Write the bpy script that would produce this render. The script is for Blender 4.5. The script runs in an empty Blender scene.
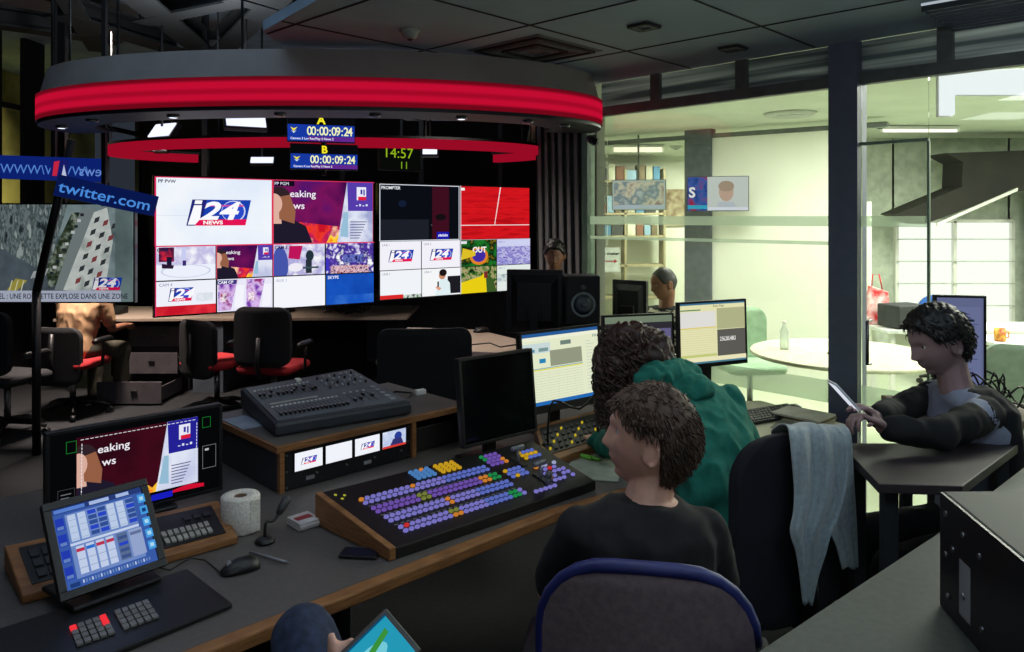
import bpy, bmesh, math, random
from mathutils import Vector, Matrix, noise
random.seed(7)
SC = bpy.context.scene
COL = SC.collection
F, H, HZ = 760.0, 1.75, 217.0          # focal length in px, eye height, horizon row of a 1024x652 picture
V = Vector
def V3(*a): return Vector(a)
def PZ(px, py, z):                      # point of the plane at height z
    Y = (H - z) * F / (py - HZ)
    return V(((px - 512) / F * Y, Y, z))
def PY(px, py, Y):                      # point at depth Y
    return V(((px - 512) / F * Y, Y, H - (py - HZ) * Y / F))

# ------------------------------------------------------------ materials
def lin(c):
    c = c / 255.0
    return c / 12.92 if c <= 0.04045 else ((c + 0.055) / 1.055) ** 2.4
def S(r, g, b): return (lin(r), lin(g), lin(b), 1.0)
MATS = {}
def M(name, rgb, rough=0.6, metal=0.0, var=0.12, scale=12.0, bump=0.0, spec=0.5, trans=0.0, stretch=None, coat=0.0, rgb2=None, sheen=0.0, sss=0.0):
    if name in MATS: return MATS[name]
    m = bpy.data.materials.new(name); m.use_nodes = True
    nt = m.node_tree; b = nt.nodes['Principled BSDF']
    b.inputs['Roughness'].default_value = rough
    b.inputs['Metallic'].default_value = metal
    b.inputs['Specular IOR Level'].default_value = spec
    if coat: b.inputs['Coat Weight'].default_value = coat
    if sheen: b.inputs['Sheen Weight'].default_value = sheen
    if sss:
        b.inputs['Subsurface Weight'].default_value = sss
        b.inputs['Subsurface Radius'].default_value = (0.02, 0.008, 0.004)
    c1 = S(*rgb)
    c2 = S(*rgb2) if rgb2 else tuple(x * (1 - 2 * var) for x in c1[:3]) + (1,)
    tc = nt.nodes.new('ShaderNodeTexCoord'); mp = nt.nodes.new('ShaderNodeMapping')
    if stretch: mp.inputs['Scale'].default_value = stretch
    nz = nt.nodes.new('ShaderNodeTexNoise'); nz.inputs['Scale'].default_value = scale; nz.inputs['Detail'].default_value = 4
    cr = nt.nodes.new('ShaderNodeValToRGB'); cr.color_ramp.elements[0].position = 0.35; cr.color_ramp.elements[1].position = 0.65
    cr.color_ramp.elements[0].color = c2; cr.color_ramp.elements[1].color = c1
    L = nt.links.new
    L(tc.outputs['Object'], mp.inputs['Vector']); L(mp.outputs['Vector'], nz.inputs['Vector'])
    L(nz.outputs['Fac'], cr.inputs['Fac']); L(cr.outputs['Color'], b.inputs['Base Color'])
    if bump:
        bp = nt.nodes.new('ShaderNodeBump'); bp.inputs['Strength'].default_value = bump; bp.inputs['Distance'].default_value = 0.01
        L(nz.outputs['Fac'], bp.inputs['Height']); L(bp.outputs['Normal'], b.inputs['Normal'])
    MATS[name] = m
    return m
def E(rgb, st=1.0, name=None):
    key = 'glow_%d_%d_%d_%g' % (rgb[0], rgb[1], rgb[2], st)
    if key in MATS: return MATS[key]
    m = bpy.data.materials.new(name or key); m.use_nodes = True
    nt = m.node_tree; nt.nodes.clear()
    o = nt.nodes.new('ShaderNodeOutputMaterial'); e = nt.nodes.new('ShaderNodeEmission')
    e.inputs['Color'].default_value = S(*rgb); e.inputs['Strength'].default_value = st
    nt.links.new(e.outputs[0], o.inputs[0])
    MATS[key] = m
    return m
def EN(name, cols, scale=8.0, st=1.0, stretch=None, kind='noise', detail=6.0):
    """glowing picture content with a procedural pattern through the colours given"""
    if name in MATS: return MATS[name]
    m = bpy.data.materials.new(name); m.use_nodes = True
    nt = m.node_tree; nt.nodes.clear(); L = nt.links.new
    o = nt.nodes.new('ShaderNodeOutputMaterial'); e = nt.nodes.new('ShaderNodeEmission'); e.inputs['Strength'].default_value = st
    tc = nt.nodes.new('ShaderNodeTexCoord'); mp = nt.nodes.new('ShaderNodeMapping')
    if stretch: mp.inputs['Scale'].default_value = stretch
    if kind == 'noise':
        t = nt.nodes.new('ShaderNodeTexNoise'); t.inputs['Detail'].default_value = detail; fac = t.outputs['Fac']; lo, hi = 0.34, 0.66
    else:
        t = nt.nodes.new('ShaderNodeTexVoronoi'); fac = t.outputs['Color']; lo, hi = 0.1, 0.9
    t.inputs['Scale'].default_value = scale
    cr = nt.nodes.new('ShaderNodeValToRGB'); cr.color_ramp.interpolation = 'LINEAR' if kind == 'noise' else 'CONSTANT'
    els = cr.color_ramp.elements
    n = len(cols)
    els[0].position = lo; els[0].color = S(*cols[0]); els[1].position = hi; els[1].color = S(*cols[-1])
    for i in range(1, n - 1):
        x = els.new(lo + (hi - lo) * i / (n - 1)); x.color = S(*cols[i])
    L(tc.outputs['Object'], mp.inputs['Vector']); L(mp.outputs['Vector'], t.inputs['Vector'])
    L(fac, cr.inputs['Fac']); L(cr.outputs['Color'], e.inputs['Color']); L(e.outputs[0], o.inputs[0])
    MATS[name] = m
    return m
def glass_mat(name, tint, refl=0.10, rough=0.02, haze=0.0, hazecol=(230, 235, 230)):
    """clear pane: sees through, mirrors a little by angle; haze = share of frosted film"""
    if name in MATS: return MATS[name]
    m = bpy.data.materials.new(name); m.use_nodes = True
    nt = m.node_tree; nt.nodes.clear(); L = nt.links.new
    o = nt.nodes.new('ShaderNodeOutputMaterial')
    tr = nt.nodes.new('ShaderNodeBsdfTransparent'); tr.inputs['Color'].default_value = (*tint, 1)
    gl = nt.nodes.new('ShaderNodeBsdfGlossy'); gl.inputs['Roughness'].default_value = rough
    fr = nt.nodes.new('ShaderNodeFresnel'); fr.inputs['IOR'].default_value = 1.5
    mx = nt.nodes.new('ShaderNodeMixShader')
    L(fr.outputs[0], mx.inputs[0]); L(tr.outputs[0], mx.inputs[1]); L(gl.outputs[0], mx.inputs[2])
    last = mx
    if haze:
        df = nt.nodes.new('ShaderNodeBsdfDiffuse'); df.inputs['Color'].default_value = S(*hazecol)
        tl = nt.nodes.new('ShaderNodeBsdfTranslucent'); tl.inputs['Color'].default_value = S(*hazecol)
        m1 = nt.nodes.new('ShaderNodeMixShader'); m1.inputs[0].default_value = 0.75
        L(df.outputs[0], m1.inputs[1]); L(tl.outputs[0], m1.inputs[2])
        m2 = nt.nodes.new('ShaderNodeMixShader'); m2.inputs[0].default_value = haze
        L(mx.outputs[0], m2.inputs[1]); L(m1.outputs[0], m2.inputs[2]); last = m2
    L(last.outputs[0], o.inputs[0])
    MATS[name] = m
    return m

black = M('black_plastic', (17, 17, 20), 0.45, var=0.1, scale=60)
dkgrey = M('dark_grey_plastic', (46, 48, 52), 0.5, var=0.1, scale=50)
gloss = M('gloss_black', (10, 10, 12), 0.15, var=0.05)
steel = M('brushed_steel', (150, 152, 156), 0.35, metal=1.0, var=0.08, scale=30, stretch=(1, 1, 30))
wood = M('oak_edge', (150, 104, 62), 0.5, var=0.2, scale=6, stretch=(2, 2, 30), rgb2=(118, 78, 44))
worktop = M('grey_laminate', (90, 86, 84), 0.5, var=0.08, scale=90)
beige = M('beige_laminate', (178, 160, 142), 0.55, var=0.05, scale=30)
cream = M('cream_laminate', (205, 203, 170), 0.5, var=0.04, scale=20)
white = M('white_paint', (225, 225, 220), 0.6, var=0.03)
skin = M('skin', (222, 172, 150), 0.5, var=0.07, scale=25, sss=0.08, bump=0.05)
skin_dark = M('skin_tanned', (150, 104, 80), 0.5, var=0.07, scale=25, bump=0.05)

# ------------------------------------------------------------ mesh builder
class MB:
    def __init__(s): s.bm = bmesh.new()
    def quadbox(s, o, a, b, c, m=0):
        """box from corner o along vectors a, b, c"""
        o, a, b, c = V(o), V(a), V(b), V(c)
        p = [o, o + a, o + a + b, o + b, o + c, o + a + c, o + a + b + c, o + b + c]
        return s.hexa(p, m)
    def hexa(s, p, m=0):
        vs = [s.bm.verts.new(q) for q in p]
        flip = (V(p[1]) - V(p[0])).cross(V(p[3]) - V(p[0])).dot(V(p[4]) - V(p[0])) < 0
        for f in ((0, 3, 2, 1), (4, 5, 6, 7), (0, 1, 5, 4), (1, 2, 6, 5), (2, 3, 7, 6), (3, 0, 4, 7)):
            f = f[::-1] if flip else f
            fc = s.bm.faces.new([vs[i] for i in f]); fc.material_index = m
        return s
    def box(s, c, d, R=None, m=0):
        R = R or Matrix.Identity(3)
        x, y, z = R @ V((d[0], 0, 0)), R @ V((0, d[1], 0)), R @ V((0, 0, d[2]))
        return s.quadbox(V(c) - (x + y + z) / 2, x, y, z, m)
    def prism(s, poly, ext, m=0):
        ext = V(ext); poly = [V(p) for p in poly]
        n = V((0, 0, 0))
        for i in range(1, len(poly) - 1): n += (poly[i] - poly[0]).cross(poly[i + 1] - poly[0])
        if n.dot(ext) > 0: poly = poly[::-1]
        a = [s.bm.verts.new(p) for p in poly]; b = [s.bm.verts.new(p + ext) for p in poly]
        f = s.bm.faces.new(a); f.material_index = m
        f = s.bm.faces.new(b[::-1]); f.material_index = m
        k = len(poly)
        for i in range(k):
            f = s.bm.faces.new((a[(i + 1) % k], a[i], b[i], b[(i + 1) % k])); f.material_index = m
        return s
    def face(s, pts, m=0):
        f = s.bm.faces.new([s.bm.verts.new(p) for p in pts]); f.material_index = m
        return s
    def ringloft(s, rings, m=0, cap=True, smooth=True):
        rv = [[s.bm.verts.new(p) for p in r] for r in rings]
        k = len(rings[0])
        for a, b in zip(rv, rv[1:]):
            for i in range(k):
                f = s.bm.faces.new((a[i], a[(i + 1) % k], b[(i + 1) % k], b[i])); f.material_index = m; f.smooth = smooth
        if cap:
            f = s.bm.faces.new(rv[0][::-1]); f.material_index = m
            f = s.bm.faces.new(rv[-1]); f.material_index = m
        return s
    def tube(s, pts, r, seg=8, m=0, cap=True):
        pts = [V(p) for p in pts]; n = len(pts)
        rs = r if isinstance(r, (list, tuple)) else [r] * n
        rings = []; up = None
        for i, p in enumerate(pts):
            t = (pts[min(i + 1, n - 1)] - pts[max(i - 1, 0)]).normalized()
            if up is None:
                up = V((0, 0, 1)) if abs(t.z) < 0.9 else V((1, 0, 0))
            x = t.cross(up)
            if x.length < 1e-4: x = t.orthogonal()
            x.normalize(); y = x.cross(t).normalized(); up = y
            rings.append([p + (x * math.cos(a) - y * math.sin(a)) * -rs[i] for a in [2 * math.pi * j / seg for j in range(seg)]])
        return s.ringloft(rings, m, cap)
    def cyl(s, a, b, r, seg=16, m=0, r2=None):
        return s.tube([a, b], [r, r2 if r2 is not None else r], seg, m)
    def ell(s, c, r, R=None, seg=16, rings=10, m=0):
        c = V(c); R = R or Matrix.Identity(3)
        if not isinstance(r, (tuple, list)): r = (r, r, r)
        P = lambda th, ph: c + R @ V((r[0] * math.sin(th) * math.cos(ph), r[1] * math.sin(th) * math.sin(ph), r[2] * math.cos(th)))
        top = s.bm.verts.new(P(0, 0)); bot = s.bm.verts.new(P(math.pi, 0))
        rv = [[s.bm.verts.new(P(math.pi * i / rings, 2 * math.pi * j / seg)) for j in range(seg)] for i in range(1, rings)]
        def ff(v):
            f = s.bm.faces.new(v); f.material_index = m; f.smooth = True
        for j in range(seg):
            ff((top, rv[0][j], rv[0][(j + 1) % seg])); ff((bot, rv[-1][(j + 1) % seg], rv[-1][j]))
        for a, b in zip(rv, rv[1:]):
            for j in range(seg): ff((a[j], b[j], b[(j + 1) % seg], a[(j + 1) % seg]))
        return s
    def caps(s, a, b, ra, rb=None, seg=14):
        """limb piece: a tapered tube with round ends (for remeshing)"""
        rb = ra if rb is None else rb
        s.cyl(a, b, ra, seg, r2=rb); s.ell(a, ra, seg=seg, rings=8); s.ell(b, rb, seg=seg, rings=8)
        return s
    def lathe(s, c, prof, seg=32, m=0, cap=True):
        c = V(c)
        rings = [[c + V((r * math.cos(2 * math.pi * j / seg), r * math.sin(2 * math.pi * j / seg), z)) for j in range(seg)] for r, z in prof]
        return s.ringloft(rings, m, cap)
    def build(s, name, mats, parent=None, bevel=0.0, smooth=False, label=None, cat=None, group=None, kind=None, remesh=0.0, relax=0, disp=None, free=False, solid=0.0):
        me = bpy.data.meshes.new(name); s.bm.to_mesh(me); s.bm.free()
        for mt in (mats if isinstance(mats, (list, tuple)) else [mats]): me.materials.append(mt)
        if remesh: me = bake(me, remesh, relax, disp)
        if bevel or solid: me = bake2(me, bevel, solid)
        if smooth or remesh:
            for p in me.polygons: p.use_smooth = True
        return link(name, me, parent, label, cat, group, kind)
def temp_eval(o):
    COL.objects.link(o)
    dg = bpy.context.evaluated_depsgraph_get(); dg.update()
    me = bpy.data.meshes.new_from_object(o.evaluated_get(dg))
    old = o.data; bpy.data.objects.remove(o)
    bpy.data.meshes.remove(old)
    return me
def bake(me, vox, relax, disp):
    o = bpy.data.objects.new('t', me)
    r = o.modifiers.new('r', 'REMESH'); r.mode = 'VOXEL'; r.voxel_size = vox; r.use_smooth_shade = True
    if relax:
        q = o.modifiers.new('s', 'SMOOTH'); q.iterations = relax; q.factor = 0.5
    mats = list(me.materials)
    n = temp_eval(o)
    n.materials.clear()
    n.materials.append(mats[0])
    if disp:
        amp, sc = disp
        n.update()
        co = [v.co.copy() for v in n.vertices]; no = [v.normal.copy() for v in n.vertices]
        for v, c, d in zip(n.vertices, co, no):
            q = V((c.x * sc, c.y * sc, c.z * sc * 0.6))
            w = noise.noise(q + V((3.1, 1.7, 0))) + 0.5 * noise.noise(q * 2.3)
            v.co = c + d * amp * (1 - abs(w) * 2.2)
    return n
def bake2(me, bevel, solid):
    o = bpy.data.objects.new('t', me)
    if solid:
        q = o.modifiers.new('so', 'SOLIDIFY'); q.thickness = solid; q.offset = 0
    if bevel:
        b = o.modifiers.new('b', 'BEVEL'); b.width = bevel; b.segments = 2; b.limit_method = 'ANGLE'; b.angle_limit = 0.6
        b.harden_normals = False
    return temp_eval(o)
def world_loc(o):
    p = V((0, 0, 0))
    while o: p += o.location; o = o.parent
    return p
def link(name, me, parent=None, label=None, cat=None, group=None, kind=None):
    if parent is not None:
        w = world_loc(parent); me.transform(Matrix.Translation(-w))
        o = bpy.data.objects.new(name, me); COL.objects.link(o); o.parent = parent
    else:
        xs = [v.co for v in me.vertices]
        c = V(((min(p.x for p in xs) + max(p.x for p in xs)) / 2, (min(p.y for p in xs) + max(p.y for p in xs)) / 2, min(p.z for p in xs)))
        me.transform(Matrix.Translation(-c))
        o = bpy.data.objects.new(name, me); COL.objects.link(o); o.location = c
    tag(o, label, cat, group, kind)
    return o
def tag(o, label=None, cat=None, group=None, kind=None):
    if label: o['label'] = label
    if cat: o['category'] = cat
    if group: o['group'] = group
    if kind: o['kind'] = kind
    return o
def thing(name, label, cat, loc=(0, 0, 0), group=None):
    o = bpy.data.objects.new(name, None); o.empty_display_size = 0.1
    COL.objects.link(o); o.location = loc
    return tag(o, label, cat, group)
def copy_tree(o, parent=None):
    c = o.copy(); COL.objects.link(c)
    if parent: c.parent = parent
    for ch in [x for x in bpy.data.objects if x.parent == o]: copy_tree(ch, c)
    return c
def struct(name, mb, mat, **k): return mb.build(name, mat, kind='structure', **k)
def Rz(a): return Matrix.Rotation(a, 3, 'Z')

# ------------------------------------------------------------ pictures on screens
TEXTS = {}
def text_geo(txt, shear=0.0, bold=0.0):
    key = (txt, shear, bold)
    if key not in TEXTS:
        cu = bpy.data.curves.new('t', 'FONT'); cu.body = txt; cu.size = 1.0; cu.shear = shear; cu.offset = bold; cu.resolution_u = 3
        o = bpy.data.objects.new('t', cu)
        COL.objects.link(o); dg = bpy.context.evaluated_depsgraph_get(); dg.update()
        me = bpy.data.meshes.new_from_object(o.evaluated_get(dg))
        TEXTS[key] = ([(v.co.x, v.co.y) for v in me.vertices], [tuple(p.vertices) for p in me.polygons])
        bpy.data.objects.remove(o); bpy.data.meshes.remove(me)
    return TEXTS[key]
class Canvas:
    """a picture on the plane o + s*ux + t*uy (s, t from 0 to 1), each new shape a hair in front of the last"""
    def __init__(c, o, ux, uy, bg=(0, 0, 0), st=1.0):
        c.o, c.ux, c.uy = V(o), V(ux), V(uy); c.n = c.ux.cross(c.uy).normalized()
        c.mb = MB(); c.mats = []; c.layer = 0; c.st = st; c.win = (0, 0, 1, 1); c.step = 0.00025
        c.rect(0, 0, 1, 1, bg)
    def sub(c, s0, t0, s1, t1): c.win = (s0, t0, s1 - s0, t1 - t0)
    def P(c, s, t):
        s = max(0.0, min(1.0, s)); t = max(0.0, min(1.0, t))
        s = c.win[0] + s * c.win[2]; t = c.win[1] + t * c.win[3]
        return c.o + c.ux * s + c.uy * t + c.n * (c.layer * c.step)
    def mi(c, col):
        m = E(col, c.st) if isinstance(col, tuple) else col
        if m not in c.mats: c.mats.append(m)
        return c.mats.index(m)
    def poly(c, pts, col):
        c.layer += 1; c.mb.face([c.P(*p) for p in pts], c.mi(col))
    def rect(c, s0, t0, s1, t1, col): c.poly([(s0, t0), (s1, t0), (s1, t1), (s0, t1)], col)
    def frame(c, s0, t0, s1, t1, w, h, col):
        c.layer += 1; i = c.mi(col); c.layer -= 1
        for q in ((s0, t0, s1, t0 + h), (s0, t1 - h, s1, t1), (s0, t0 + h, s0 + w, t1 - h), (s1 - w, t0 + h, s1, t1 - h)):
            c.rect(*q, col); c.layer -= 1
        c.layer += 1
    def disc(c, s, t, rs, rt, col, a0=0, a1=360, n=20):
        c.poly([(s + rs * math.cos(math.radians(a0 + (a1 - a0) * i / n)), t + rt * math.sin(math.radians(a0 + (a1 - a0) * i / n))) for i in range(n + (0 if a1 - a0 == 360 else 1))], col)
    def text(c, txt, s, t, h, col, align='l', shear=0.0, bold=0.0, sx=1.0, mirror=False):
        vs, fs = text_geo(txt, shear, bold)
        if not vs: return
        c.layer += 1
        asp = (c.uy.length * c.win[3]) / (c.ux.length * c.win[2])
        k = h / 0.72; w = (max(v[0] for v in vs)) * k * asp * sx
        s0 = s - (w if align == 'r' else w / 2 if align == 'c' else 0)
        q = -1 if mirror else 1
        if mirror: s0 += w
        i = c.mi(col)
        bv = [c.mb.bm.verts.new(c.P(s0 + q * x * k * asp * sx, t + y * k)) for x, y in vs]
        for f in fs:
            try:
                g = c.mb.bm.faces.new([bv[j] for j in (f[::-1] if mirror else f)]); g.material_index = i
            except ValueError: pass
    def done(c, name, parent, label=None):
        return c.mb.build(name, c.mats, parent, label=label)

def logo(c, s0, t0, s1, t1):
    w, h = s1 - s0, t1 - t0
    L = lambda u, v: (s0 + u * w + v * 0.09 * w * 1.0, t0 + v * h)
    Q = lambda u, v: (s0 + (u * 0.91 + v * 0.09) * w, t0 + v * h)
    c.poly([Q(0, 0), Q(1, 0), Q(1, 1), Q(0, 1)], (30, 36, 120))
    c.poly([Q(.24, .22), Q(1, .22), Q(1, 1), Q(.24, 1)], (24, 64, 176))
    ccx, ccy = Q(.74, .55)
    c.disc(ccx, ccy, .19 * w, .42 * h, (205, 215, 245)); c.disc(ccx - .008 * w, ccy, .175 * w, .385 * h, (40, 74, 200))
    c.poly([Q(.24, .74), Q(.9, .74), Q(.9, .80), Q(.24, .80)], (205, 80, 160))
    c.poly([Q(.13, 0), Q(1, 0), Q(1, .24), Q(.18, .24)], (226, 20, 84))
    c.poly([Q(.02, .04), Q(.14, .04), Q(.20, .24), Q(.18, .78), Q(.05, .78)], (250, 250, 255))
    c.poly([Q(.05, .83), Q(.17, .83), Q(.17, .97), Q(.05, .97)], (250, 250, 255))
    x, y = Q(.20, .2); c.text('24', x, y + .05 * h, .68 * h, (250, 250, 255), shear=.28, bold=.03, sx=1.42)
    c.poly([Q(.18, .02), Q(.62, .02), Q(.62, .22), Q(.20, .22)], (226, 20, 84)); x, y = Q(.27, .05); c.text('NEWS', x, y, .14 * h, (255, 255, 255), bold=.03, sx=1.35)
def woman(c, s, t, k, asp, shirt=(30, 26, 44), face=(222, 176, 160), hair=(48, 34, 40)):
    X = lambda v: v * k * asp
    c.poly([(s - X(.30), t), (s + X(.62), t), (s + X(.50), t + .30 * k), (s + X(.18), t + .45 * k), (s - X(.30), t + .45 * k)], shirt)
    c.poly([(s - X(.12), t + .34 * k), (s + X(.08), t + .34 * k), (s + X(.06), t + .56 * k), (s - X(.12), t + .56 * k)], face)
    c.disc(s + X(.03), t + .78 * k, X(.21), .20 * k, hair)
    c.poly([(s + X(.04), t + .42 * k), (s + X(.30), t + .34 * k), (s + X(.32), t + .55 * k), (s + X(.22), t + .84 * k), (s + X(.02), t + .80 * k)], (150, 96, 70))
    c.disc(s - X(.05), t + .68 * k, X(.14), .18 * k, face)
    c.poly([(s - X(.16), t + .74 * k), (s - X(.205), t + .655 * k), (s - X(.17), t + .63 * k)], face)
    c.disc(s - X(.12), t + .715 * k, X(.03), .014 * k, (40, 30, 40))
    c.poly([(s - X(.17), t + .57 * k), (s - X(.1), t + .575 * k), (s - X(.17), t + .59 * k)], (190, 80, 90))
def breaking(c, asp, dark=False, full=True):
    """presenter before the 'breaking news' backdrop"""
    bgm = EN('breaking_backdrop_dark' if dark else 'breaking_backdrop', [(36, 8, 18), (62, 10, 26), (40, 10, 20)] if dark else [(60, 10, 74), (120, 20, 90), (66, 20, 110)], 3 if dark else 2)
    c.rect(0, 0, 1, 1, bgm)
    if not dark:
        c.poly([(.2, 0), (.66, 0), (.70, .25), (.25, .34)], EN('backdrop_fire', [(200, 20, 40), (240, 60, 40), (180, 10, 90), (255, 200, 160)], 6))
    c.poly([(.52, 0), (.66, 0), (.655, .16), (.60, .07), (.56, .13)], EN('backdrop_flame', [(255, 120, 20), (255, 220, 60), (230, 40, 20)], 14))
    c.poly([(.63, 0), (1, 0), (1, 1), (.73, 1)], EN('studio_side', [(190, 196, 226), (225, 230, 245), (160, 168, 210)], 4))
    c.poly([(.655, .10), (.74, .08), (.74, .5), (.70, .5)], (150, 190, 215))
    c.poly([(.74, .52), (1, .52), (1, 1), (.73, 1)], (36, 34, 150) if dark else (84, 60, 170))
    c.rect(.83, .70, .93, .92, (235, 235, 250)); c.rect(.845, .70, .93, .76, (220, 30, 60)); c.rect(.87, .80, .89, .88, (50, 50, 160)); c.rect(.90, .78, .915, .88, (50, 50, 160))
    for i in range(4): c.rect(.82 + i * .035, .60, .84 + i * .035, .615 + .02 * (i % 2), (220, 225, 250))
    if full:
        for i in range(7):
            c.rect(.76 + .0 * i, .06 + i * .045, .80 + .012 * i + .06, .075 + i * .045, (96, 100, 140))
    woman(c, .035, 0, .92, asp)
    c.text('eaking', .155, .74, .11, (245, 240, 248), bold=.01, sx=1.1); c.text('ws', .19, .55, .11, (245, 240, 248), bold=.01, sx=1.1)
# ------------------------------------------------------------ figures
def g(x, w): return math.exp(-(x / w) ** 2)
def sst(a, b, x):
    t = max(0.0, min(1.0, (x - a) / (b - a))); return t * t * (3 - 2 * t)
def head_point(x, y, z):
    X, Y, Z = 0.098 * x, 0.076 * y, 0.118 * z
    if z < 0:
        Y *= 1 - 0.30 * (-z) ** 1.2
        if x < 0: X *= 1 - 0.42 * (-z)
        else: X *= 1 - 0.06 * (-z)
    else: X *= 1.02
    w = sst(0.1, 0.5, x)
    d = 0.007 * g(Z - 0.030, .012) * g(Y, .042) + 0.010 * g(Z - .062, .026) * g(Y, .05)
    for q in (-1, 1):
        d -= 0.013 * g(Y - q * .031, .015) * g(Z - .010, .012)
        d += 0.004 * g(Y - q * .045, .018) * g(Z + .022, .016)
    if -.036 < Z < .022: h = 0.003 + 0.025 * ((0.022 - Z) / 0.058) ** 1.3
    elif Z <= -.036: h = 0.028 * max(0, 1 - (-.036 - Z) / .008)
    else: h = 0.004 * max(0, 1 - (Z - .022) / .02)
    d += h * g(Y, .011 + .005 * sst(0, -.034, Z))
    d += 0.006 * g(Z + .060, .022) * g(Y, .03) + 0.008 * g(Z + .057, .006) * g(Y, .022) + 0.008 * g(Z + .070, .006) * g(Y, .018)
    d -= 0.006 * g(Z + .0635, .0022) * g(Y, .024)
    d -= 0.004 * g(Z + .083, .006) * g(Y, .02)
    d += 0.022 * g(Z + .099, .015) * g(Y, .024)
    return V((X + d * w, Y, Z))
def dirs(seg, rings):
    for i in range(rings + 1):
        th = math.pi * i / rings
        for j in range(seg):
            ph = 2 * math.pi * j / seg
            yield math.sin(th) * math.cos(ph), math.sin(th) * math.sin(ph), math.cos(th)
def shell(mb, c, R, s, fn, seg=72, rings=54):
    """closed head-shaped surface; fn gives each local point"""
    rv = []; it = dirs(seg, rings)
    for i in range(rings + 1):
        row = [fn(*next(it)) for j in range(seg)]
        if i in (0, rings): row = [row[0]]
        rv.append([mb.bm.verts.new(V(c) + R @ (p * s)) for p in row])
    for a, b in zip(rv, rv[1:]):
        for j in range(seg):
            k = (j + 1) % seg
            q = [a[0], b[j], b[k]] if len(a) == 1 else [a[j], b[0], a[k]] if len(b) == 1 else [a[j], b[j], b[k], a[k]]
            f = mb.bm.faces.new(q); f.smooth = True
def headR(yaw, pitch, roll=0):
    """yaw: compass of the face in degrees (0 = +X, 90 = +Y), pitch up"""
    return Matrix.Rotation(math.radians(yaw), 3, 'Z') @ Matrix.Rotation(math.radians(-pitch), 3, 'Y') @ Matrix.Rotation(math.radians(roll), 3, 'X')
def add_head(mb, c, R, s=1.0):
    shell(mb, c, R, s, head_point)
    for q in (-1, 1):
        e = Matrix.Rotation(math.radians(-12), 3, 'Y') @ Matrix.Rotation(math.radians(q * 18), 3, 'Z')
        cc = V((-.008, q * .077, -.008))
        mb.ell(V(c) + R @ (cc * s), (.019 * s, .006 * s, .031 * s), R @ e, 14, 10)
        pts = [V(c) + R @ ((cc + V((.018 * math.cos(a) - .003, q * .006, .029 * math.sin(a)))) * s) for a in [math.radians(x) for x in range(20, 300, 28)]]
        mb.tube(pts, .0045 * s, 6)
def hair_shell(mb, c, R, s, thick, low_back=-.06, front=.058, side=.0, rough=.006, seed=0.0):
    def fn(x, y, z):
        p = head_point(x, y, z)
        lim_front = front; t = sst(-.2, .75, x)
        lim = low_back + (side - low_back) * sst(-.55, -.15, x)
        lim = lim + (lim_front - lim) * sst(.35, .8, x)
        m = sst(lim - .006, lim + .014, p.z)
        n = p.normalized()
        w = noise.noise(p * 60 + V((seed, 0, 0))) + .6 * noise.noise(p * 130 + V((0, seed, 0)))
        return p + n * ((thick * (.65 + .5 * sst(-.05, .1, p.z)) + rough * w) * m - .012 * (1 - m))
    shell(mb, c, R, s, fn, 110, 80)
def tufts(mb, c, R, s, n, thick, length, low_back, front, side, rnd, curl=0.0, back=0.6):
    for i in range(n * 4):
        if n <= 0: break
        z = rnd.uniform(-.75, 1); a = rnd.uniform(0, 2 * math.pi); r = math.sqrt(1 - z * z)
        x, y = r * math.cos(a), r * math.sin(a)
        p = head_point(x, y, z)
        lim = low_back + (side - low_back) * sst(-.55, -.15, x); lim = lim + (front - lim) * sst(.35, .8, x)
        if p.z < lim + .004: continue
        n -= 1
        nn = V((x, y, z)).normalized()
        down = V((-back, 0, -1)) if z < .75 else V((rnd.uniform(-.2, 1), rnd.uniform(-1, 1), 0))
        t = (down - nn * down.dot(nn)).normalized() + V((rnd.uniform(-.5, .5), rnd.uniform(-.5, .5), rnd.uniform(-.3, .3)))
        t.normalize()
        L = length * rnd.uniform(.6, 1.2)
        b = p + nn * thick * .55
        pts = [b, b + t * L * .4 + nn * .008, b + t * L * .75 + nn * .009, b + t * L + nn * (.002 + curl)]
        mb.tube([V(c) + R @ (q * s) for q in pts], [.0018 * s, .0022 * s, .0017 * s, .0005], 3)
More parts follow.
